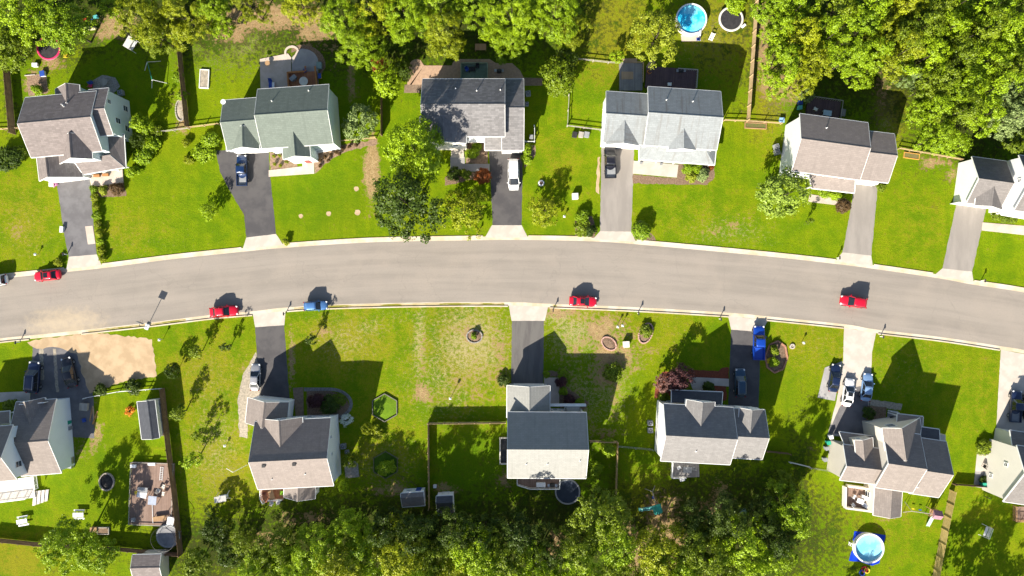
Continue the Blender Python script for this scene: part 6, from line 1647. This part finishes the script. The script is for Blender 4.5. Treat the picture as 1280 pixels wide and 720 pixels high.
table_rect('blue grey slatted table on the brown deck near its centre', 193, 624, 1.4, 1.5, -5, mat('blue_grey_slats', (.32, .36, .44), (.26, .29, .36), .6, 2), z)
chair('pale round armchair on the right side of the brown deck, upper one', 206, 607, 150, M['offwhite'], z); chair('pale round armchair on the right side of the brown deck, lower one', 206, 616, 170, M['offwhite'], z); chair('pale armchair left of the two armchairs on the brown deck', 200, 612, 60, M['offwhite'], z)
t = at('ladder', 'white ladder lying at the top of the brown deck', 'ladder', 202, 592, 85, z)
for sy in (-.22, .22): part(t, 'side_rail', M['plast_white'], lambda q: q.box((0, sy, .05), (2.3, .06, .08)))
part(t, 'rung', M['plast_white'], lambda q: [q.box((-1 + .3 * k, 0, .05), (.05, .4, .04)) for k in range(8)])
t = at('patio_umbrella_pole', 'white pole lying across the lower half of the brown deck', 'pole', 191, 640, 92, z); part(t, 'pole', M['plast_white'], lambda q: q.tube((-1.9, 0, .06), (1.9, 0, .06), .06))
table_rect('wooden bench table on the lower right of the brown deck', 201, 647, 2.2, .8, 8, M['wood'], z, .5); box_thing('planter_box', 'yellow planter at the left of the brown deck tables', 'planter', 172, 615, (.5, .5, .4), M['plast_yellow'], 0, z)
box_thing('planter_box', 'white planter box at the upper left corner of the brown deck', 'planter', 168, 582, (.9, .5, .4), M['plast_white'], 0, z); box_thing('planter_box', 'blue grey planter at the lower left corner of the brown deck', 'planter', 168, 649, (.6, .6, .4), M['plast_grey'], 0, z)
box_thing('planter_box', 'white planter box in the middle of the upper edge of the brown deck', 'planter', 191, 579.5, (1.2, .4, .4), M['plast_white'], 0, z)
box_thing('canvas_box', 'white box at the lower right corner of the brown deck', 'box', 215, 650, (1.1, 1.3, .5), M['plast_white'], -10, z)
def picnic(label, px, py, deg, m):
    t = at('picnic_table', label, 'picnic table', px, py, deg)
    part(t, 'tabletop', m, lambda q: [q.box((0, -.3 + .15 * k, .74), (1.8, .14, .05)) for k in range(5)])
    for sy in (-.72, .72): part(t, 'bench', m, lambda q: q.box((0, sy, .45), (1.8, .26, .05)))
    for sx in (-.65, .65): part(t, 'leg_frame', m, lambda q: (q.tube((sx, -.75, 0), (sx, -.2, .73), .04), q.tube((sx, .75, 0), (sx, .2, .73), .04), q.box((sx, 0, .42), (.06, 1.5, .08)))); 
    return t
picnic('white picnic table in the tree shade below the fire pit', 101, 642, 0, M['plast_white'])
picnic('small white picnic bench at the left near the lower fence', 31, 650, 10, M['plast_white'])
frame_bed('pale timber planter box right of the tree in the shaded left yard', 130, 663, 1.9, 1.1, 0, M['wood_grey'], M['mulch'], .35)
box_thing('compost_box', 'orange tan box left of the pale planter in the shaded yard', 'box', 119, 661, (1.1, .8, .5), M['wood'], 0)
pole_thing('garden_light', 'white and green lamp in the lawn left of the house with tan rear slope', 'lamp', 283, 556, .5, (.3, .3, .2))
# H
ac('upper air conditioner by the white end wall beside the stone strip', 430, 557, 5); ac('lower pale unit below the air conditioner by the white end wall', 434.5, 564, 5, .6)
table_rect('reddish brown table on the red deck', 341, 617, 1.6, .9, -75, M['wood'], .64); chair('red brown chair left on the red deck', 332, 616, -70, mat('red_brown_wood', (.22, .07, .04), (.17, .05, .03), .7, 2), .64)
chair('white chair at the front of the red deck', 341, 627, 80, M['plast_white']); chair('second white chair right of the first in front of the red deck', 349, 626, 100, M['plast_white']); chair('lime green chair against the sunroom wall on the red deck', 353, 615, 180, mat('lime_plastic', (.30, .60, .03), (.25, .5, .02), .5, 2), .64)
t = at('utility_pole', 'white antenna pole leaning at the left wall of the tan rear slope house', 'pole', 309, 581, 0); part(t, 'pole', M['plast_white'], lambda q: (q.tube((0, 0, 0), (-.2, .2, 5.5), .05), q.tube((-.2, .2, 5.5), (-1.2, .9, 5.7), .04)))
# I
box_thing('white_bench', 'white box bench on the rear deck of the central house', 'bench', 676, 605, (1.5, .7, .5), M['plast_white'], 0, .74); grill('dark grill on the rear deck of the central house', 690, 605, 0, .74)
box_thing('cooler', 'white cooler on the grass right of the fence turning to the sheds', 'cooler', 544, 607, (.5, .5, .5), M['plast_white'], 0)
# J
ac('air conditioner with pale top beside the white end wall of the red mulch house', 812, 528, 3); ac('second dark unit below the pale topped one by the white end wall', 812, 537, 3)
table_rect('slate grey table on the grey rear deck', 858, 586, 1.5, 1.0, 0, M['plast_grey'], .64); chair('white chair on the grey rear deck of the red mulch house', 848, 584, -60, M['plast_white'], .64); chair('blue grey chair on the grey rear deck', 866, 585, 180, M['plast_grey'], .64); box_thing('cooler', 'white cooler at the foot of the grey rear deck', 'cooler', 852, 598, (.8, .6, .5), M['plast_white'], 10)
def playset(label, px, py, deg, roof, slide, beam=3.2, sl=2.2):
    t = at('play_set', label, 'play set', px, py, deg); m = M['wood']
    part(t, 'tower', m, lambda q: ([q.box((sx, sy, 1.2), (.1, .1, 2.4)) for sx in (-.6, .6) for sy in (-.6, .6)], q.box((0, 0, 1.2), (1.2, 1.2, .06)), q.box((0, .6, 1.6), (1.2, .05, .4)), q.box((.6, 0, 1.6), (.05, 1.2, .4))))
    part(t, 'canopy_roof', roof, lambda q: q.add([(-.75,-.75,2.3),(.75,-.75,2.3),(.75,.75,2.3),(-.75,.75,2.3),(-.75,0,2.9),(.75,0,2.9)], [(0,1,5,4),(2,3,4,5),(1,2,5),(3,0,4),(3,2,1,0)]))
    part(t, 'slide', slide, lambda q: (q.box((0, -.6 - sl / 2, .72), (.5, math.hypot(sl, 1.0), .05), tilt=('X', math.atan2(1.0, sl))), [q.box((sx, -.6 - sl / 2, .80), (.05, math.hypot(sl, 1.0), .16), tilt=('X', math.atan2(1.0, sl))) for sx in (-.25, .25)]))
    part(t, 'swing_beam', M['wood_grey'], lambda q: (q.tube((-.6, 0, 2.2), (-.6 - beam, 0, 2.2), .06), q.tube((-.6 - beam, 0, 2.2), (-.7 - beam, .9, 0), .05), q.tube((-.6 - beam, 0, 2.2), (-.7 - beam, -.9, 0), .05)))
    for k in range(2):
        x = -.6 - beam * (k + 1) / 3
        part(t, 'swing_seat', M['plast_yellow'] if k else M['plast_blue'], lambda q: (q.tube((x - .2, 0, 2.2), (x - .2, 0, .5), .01, n=4), q.tube((x + .2, 0, 2.2), (x + .2, 0, .5), .01, n=4), q.box((x, 0, .48), (.45, .2, .04))))
    return t
playset('play set with teal roof on the sandy grass near the bottom wood', 818, 631, -75, mat('teal_canvas', (.03, .34, .28), (.02, .28, .23), .6, 2), M['teal'], 2.4)
playset('wooden play set with pale green slide behind the large cream house', 1161, 638, -8, mat('purple_brown_canvas', (.30, .16, .20), (.24, .12, .16), .7, 2), mat('pale_mint_slide', (.48, .66, .58), (.42, .58, .5), .4, 2), 3.6, 2.0)
box_thing('storage_tub', 'pale blue tub lying in the bottom wood clearing', 'tub', 929, 639, (.9, .9, .5), mat('faded_blue_plastic', (.18, .34, .44), (.14, .28, .36), .5, 2), 15)
chair('yellow child chair left of the teal roofed play set', 803, 632, 20, M['plast_yellow'])
# K deck furniture, bins
zz = .74
table_rect('white table in the middle of the white walled deck', 1073, 625, 1.2, .8, -20, M['plast_white'], zz); chair('white chair at the upper left on the white walled deck', 1066, 620, -30, M['plast_white'], zz); chair('white chair at the lower left on the white walled deck', 1065, 630, 40, M['plast_white'], zz); chair('pale blue chair at the lower right on the white walled deck', 1078, 630, 150, mat('pale_blue_seat', (.45, .5, .6), (.4, .45, .55), .5, 2), zz); box_thing('storage_box', 'long white box at the upper right of the white walled deck', 'storage box', 1081, 622, (1.6, .6, .5), M['plast_white'], -25, zz)
box_thing('planter_box', 'orange planter at the top right of the white walled deck', 'planter', 1086, 617, (.6, .5, .4), mat('terracotta', (.5, .25, .1), (.42, .2, .08), .8, 2), 0, zz)
bin_('white topped bin, uppermost in the row by the cream garage wall', 1036, 545, 'plast_white', -80); bin_('green bin, second in the row by the cream garage wall', 1033, 552, 'plast_green', -80); bin_('grey bin, third in the row by the cream garage wall', 1031, 559, 'plast_grey', -80); bin_('blue grey bin, lowest in the row by the cream garage wall', 1029, 573, 'plast_grey', -80)
chair('dark chair on the front step behind the walled courtyard', 1113, 522, -90, M['dark_metal'], .2)
t = at('toy_heap', 'inflatable toy of dark blue and yellow rings below the tarpaulin pool', 'toy', 1080, 715, 10)
for k, (cx, mm) in enumerate(((-.4, 'plast_blue'), (.5, 'plast_yellow'), (.1, 'plast_red'))): part(t, 'ring', M[mm], lambda q: q.lathe([(.42 + .12 * math.cos(a), .13 + .12 * math.sin(a)) for a in [2 * PI * i / 8 for i in range(8)]], (cx, .25 * k, 0), 20, close=True), True)
# L patio
T('shrub','l_dark',1231,600,6,'potted dark plant at the shaded end of the small patio','plant',name='potted_plant'); chair('dark chair on the small patio by the tall cream wall', 1229, 582, 60, M['dark_metal'], .06); bin_('dark green bin at the shaded end of the small patio', 1226, 604, 'plast_green'); box_thing('storage_box', 'teal box beside the dark green bin on the small patio', 'storage box', 1233, 605, (.8, .6, .5), M['teal'], 0, .06)
t = at('fence_post', 'lone dark post in the lawn below the small patio', 'post', 1230, 620, 0); part(t, 'post', M['dark_metal'], lambda q: q.box((0, 0, .8), (.1, .1, 1.6)))
# planters on porch A, tubs on porch D
for x, y, lb in ((122,220,'left'),(133,219,'right')):
    box_thing('planter_box', f'{lb} terracotta planter on the porch of the leftmost house', 'planter', x, y, (1.0, .4, .35), mat('terracotta_a', (.42, .2, .08), (.34, .16, .06), .8, 2), 3, .25)
for x, y, lb in ((801,204,'left'),(826,205.5,'right')): box_thing('planter_pot', f'{lb} dark plant pot on the pale porch walk', 'planter', x, y, (.35, .35, .4), M['plast_grey'], 0, .07)
# ---------------------------------------------------------------- camera, light
cam = bpy.data.cameras.new('camera'); co = bpy.data.objects.new('camera', cam); C.objects.link(co)
co.location = (0, 0, H); cam.sensor_width = 36; cam.sensor_fit = 'HORIZONTAL'
cam.lens = 18 / (640 / S / H); cam.clip_end = 6000; cam.clip_start = 1
scene.camera = co
w = bpy.data.worlds.new('World'); scene.world = w; w.use_nodes = True
nt = w.node_tree; bg = nt.nodes['Background']
sky = nt.nodes.new('ShaderNodeTexSky'); sky.sky_type = 'NISHITA'; sky.sun_disc = False
sky.sun_elevation = SUN_EL; sky.sun_rotation = math.atan2(SUN_AZ.x, SUN_AZ.y)
nt.links.new(sky.outputs[0], bg.inputs['Color']); bg.inputs['Strength'].default_value = .065
sl = bpy.data.lights.new('sun', 'SUN'); so = bpy.data.objects.new('sun', sl); C.objects.link(so)
sl.energy = 5.0; sl.angle = math.radians(.5); sl.color = (1.0, .92, .79)
dirv = -(SUN_AZ * math.cos(SUN_EL) + Vector((0, 0, math.sin(SUN_EL))))
so.rotation_euler = dirv.to_track_quat('-Z', 'Y').to_euler(); so.location = (-40, -80, 60)
scene.view_settings.view_transform = 'Standard'; scene.view_settings.look = 'None'
scene.view_settings.exposure = 1.42; scene.view_settings.gamma = 1
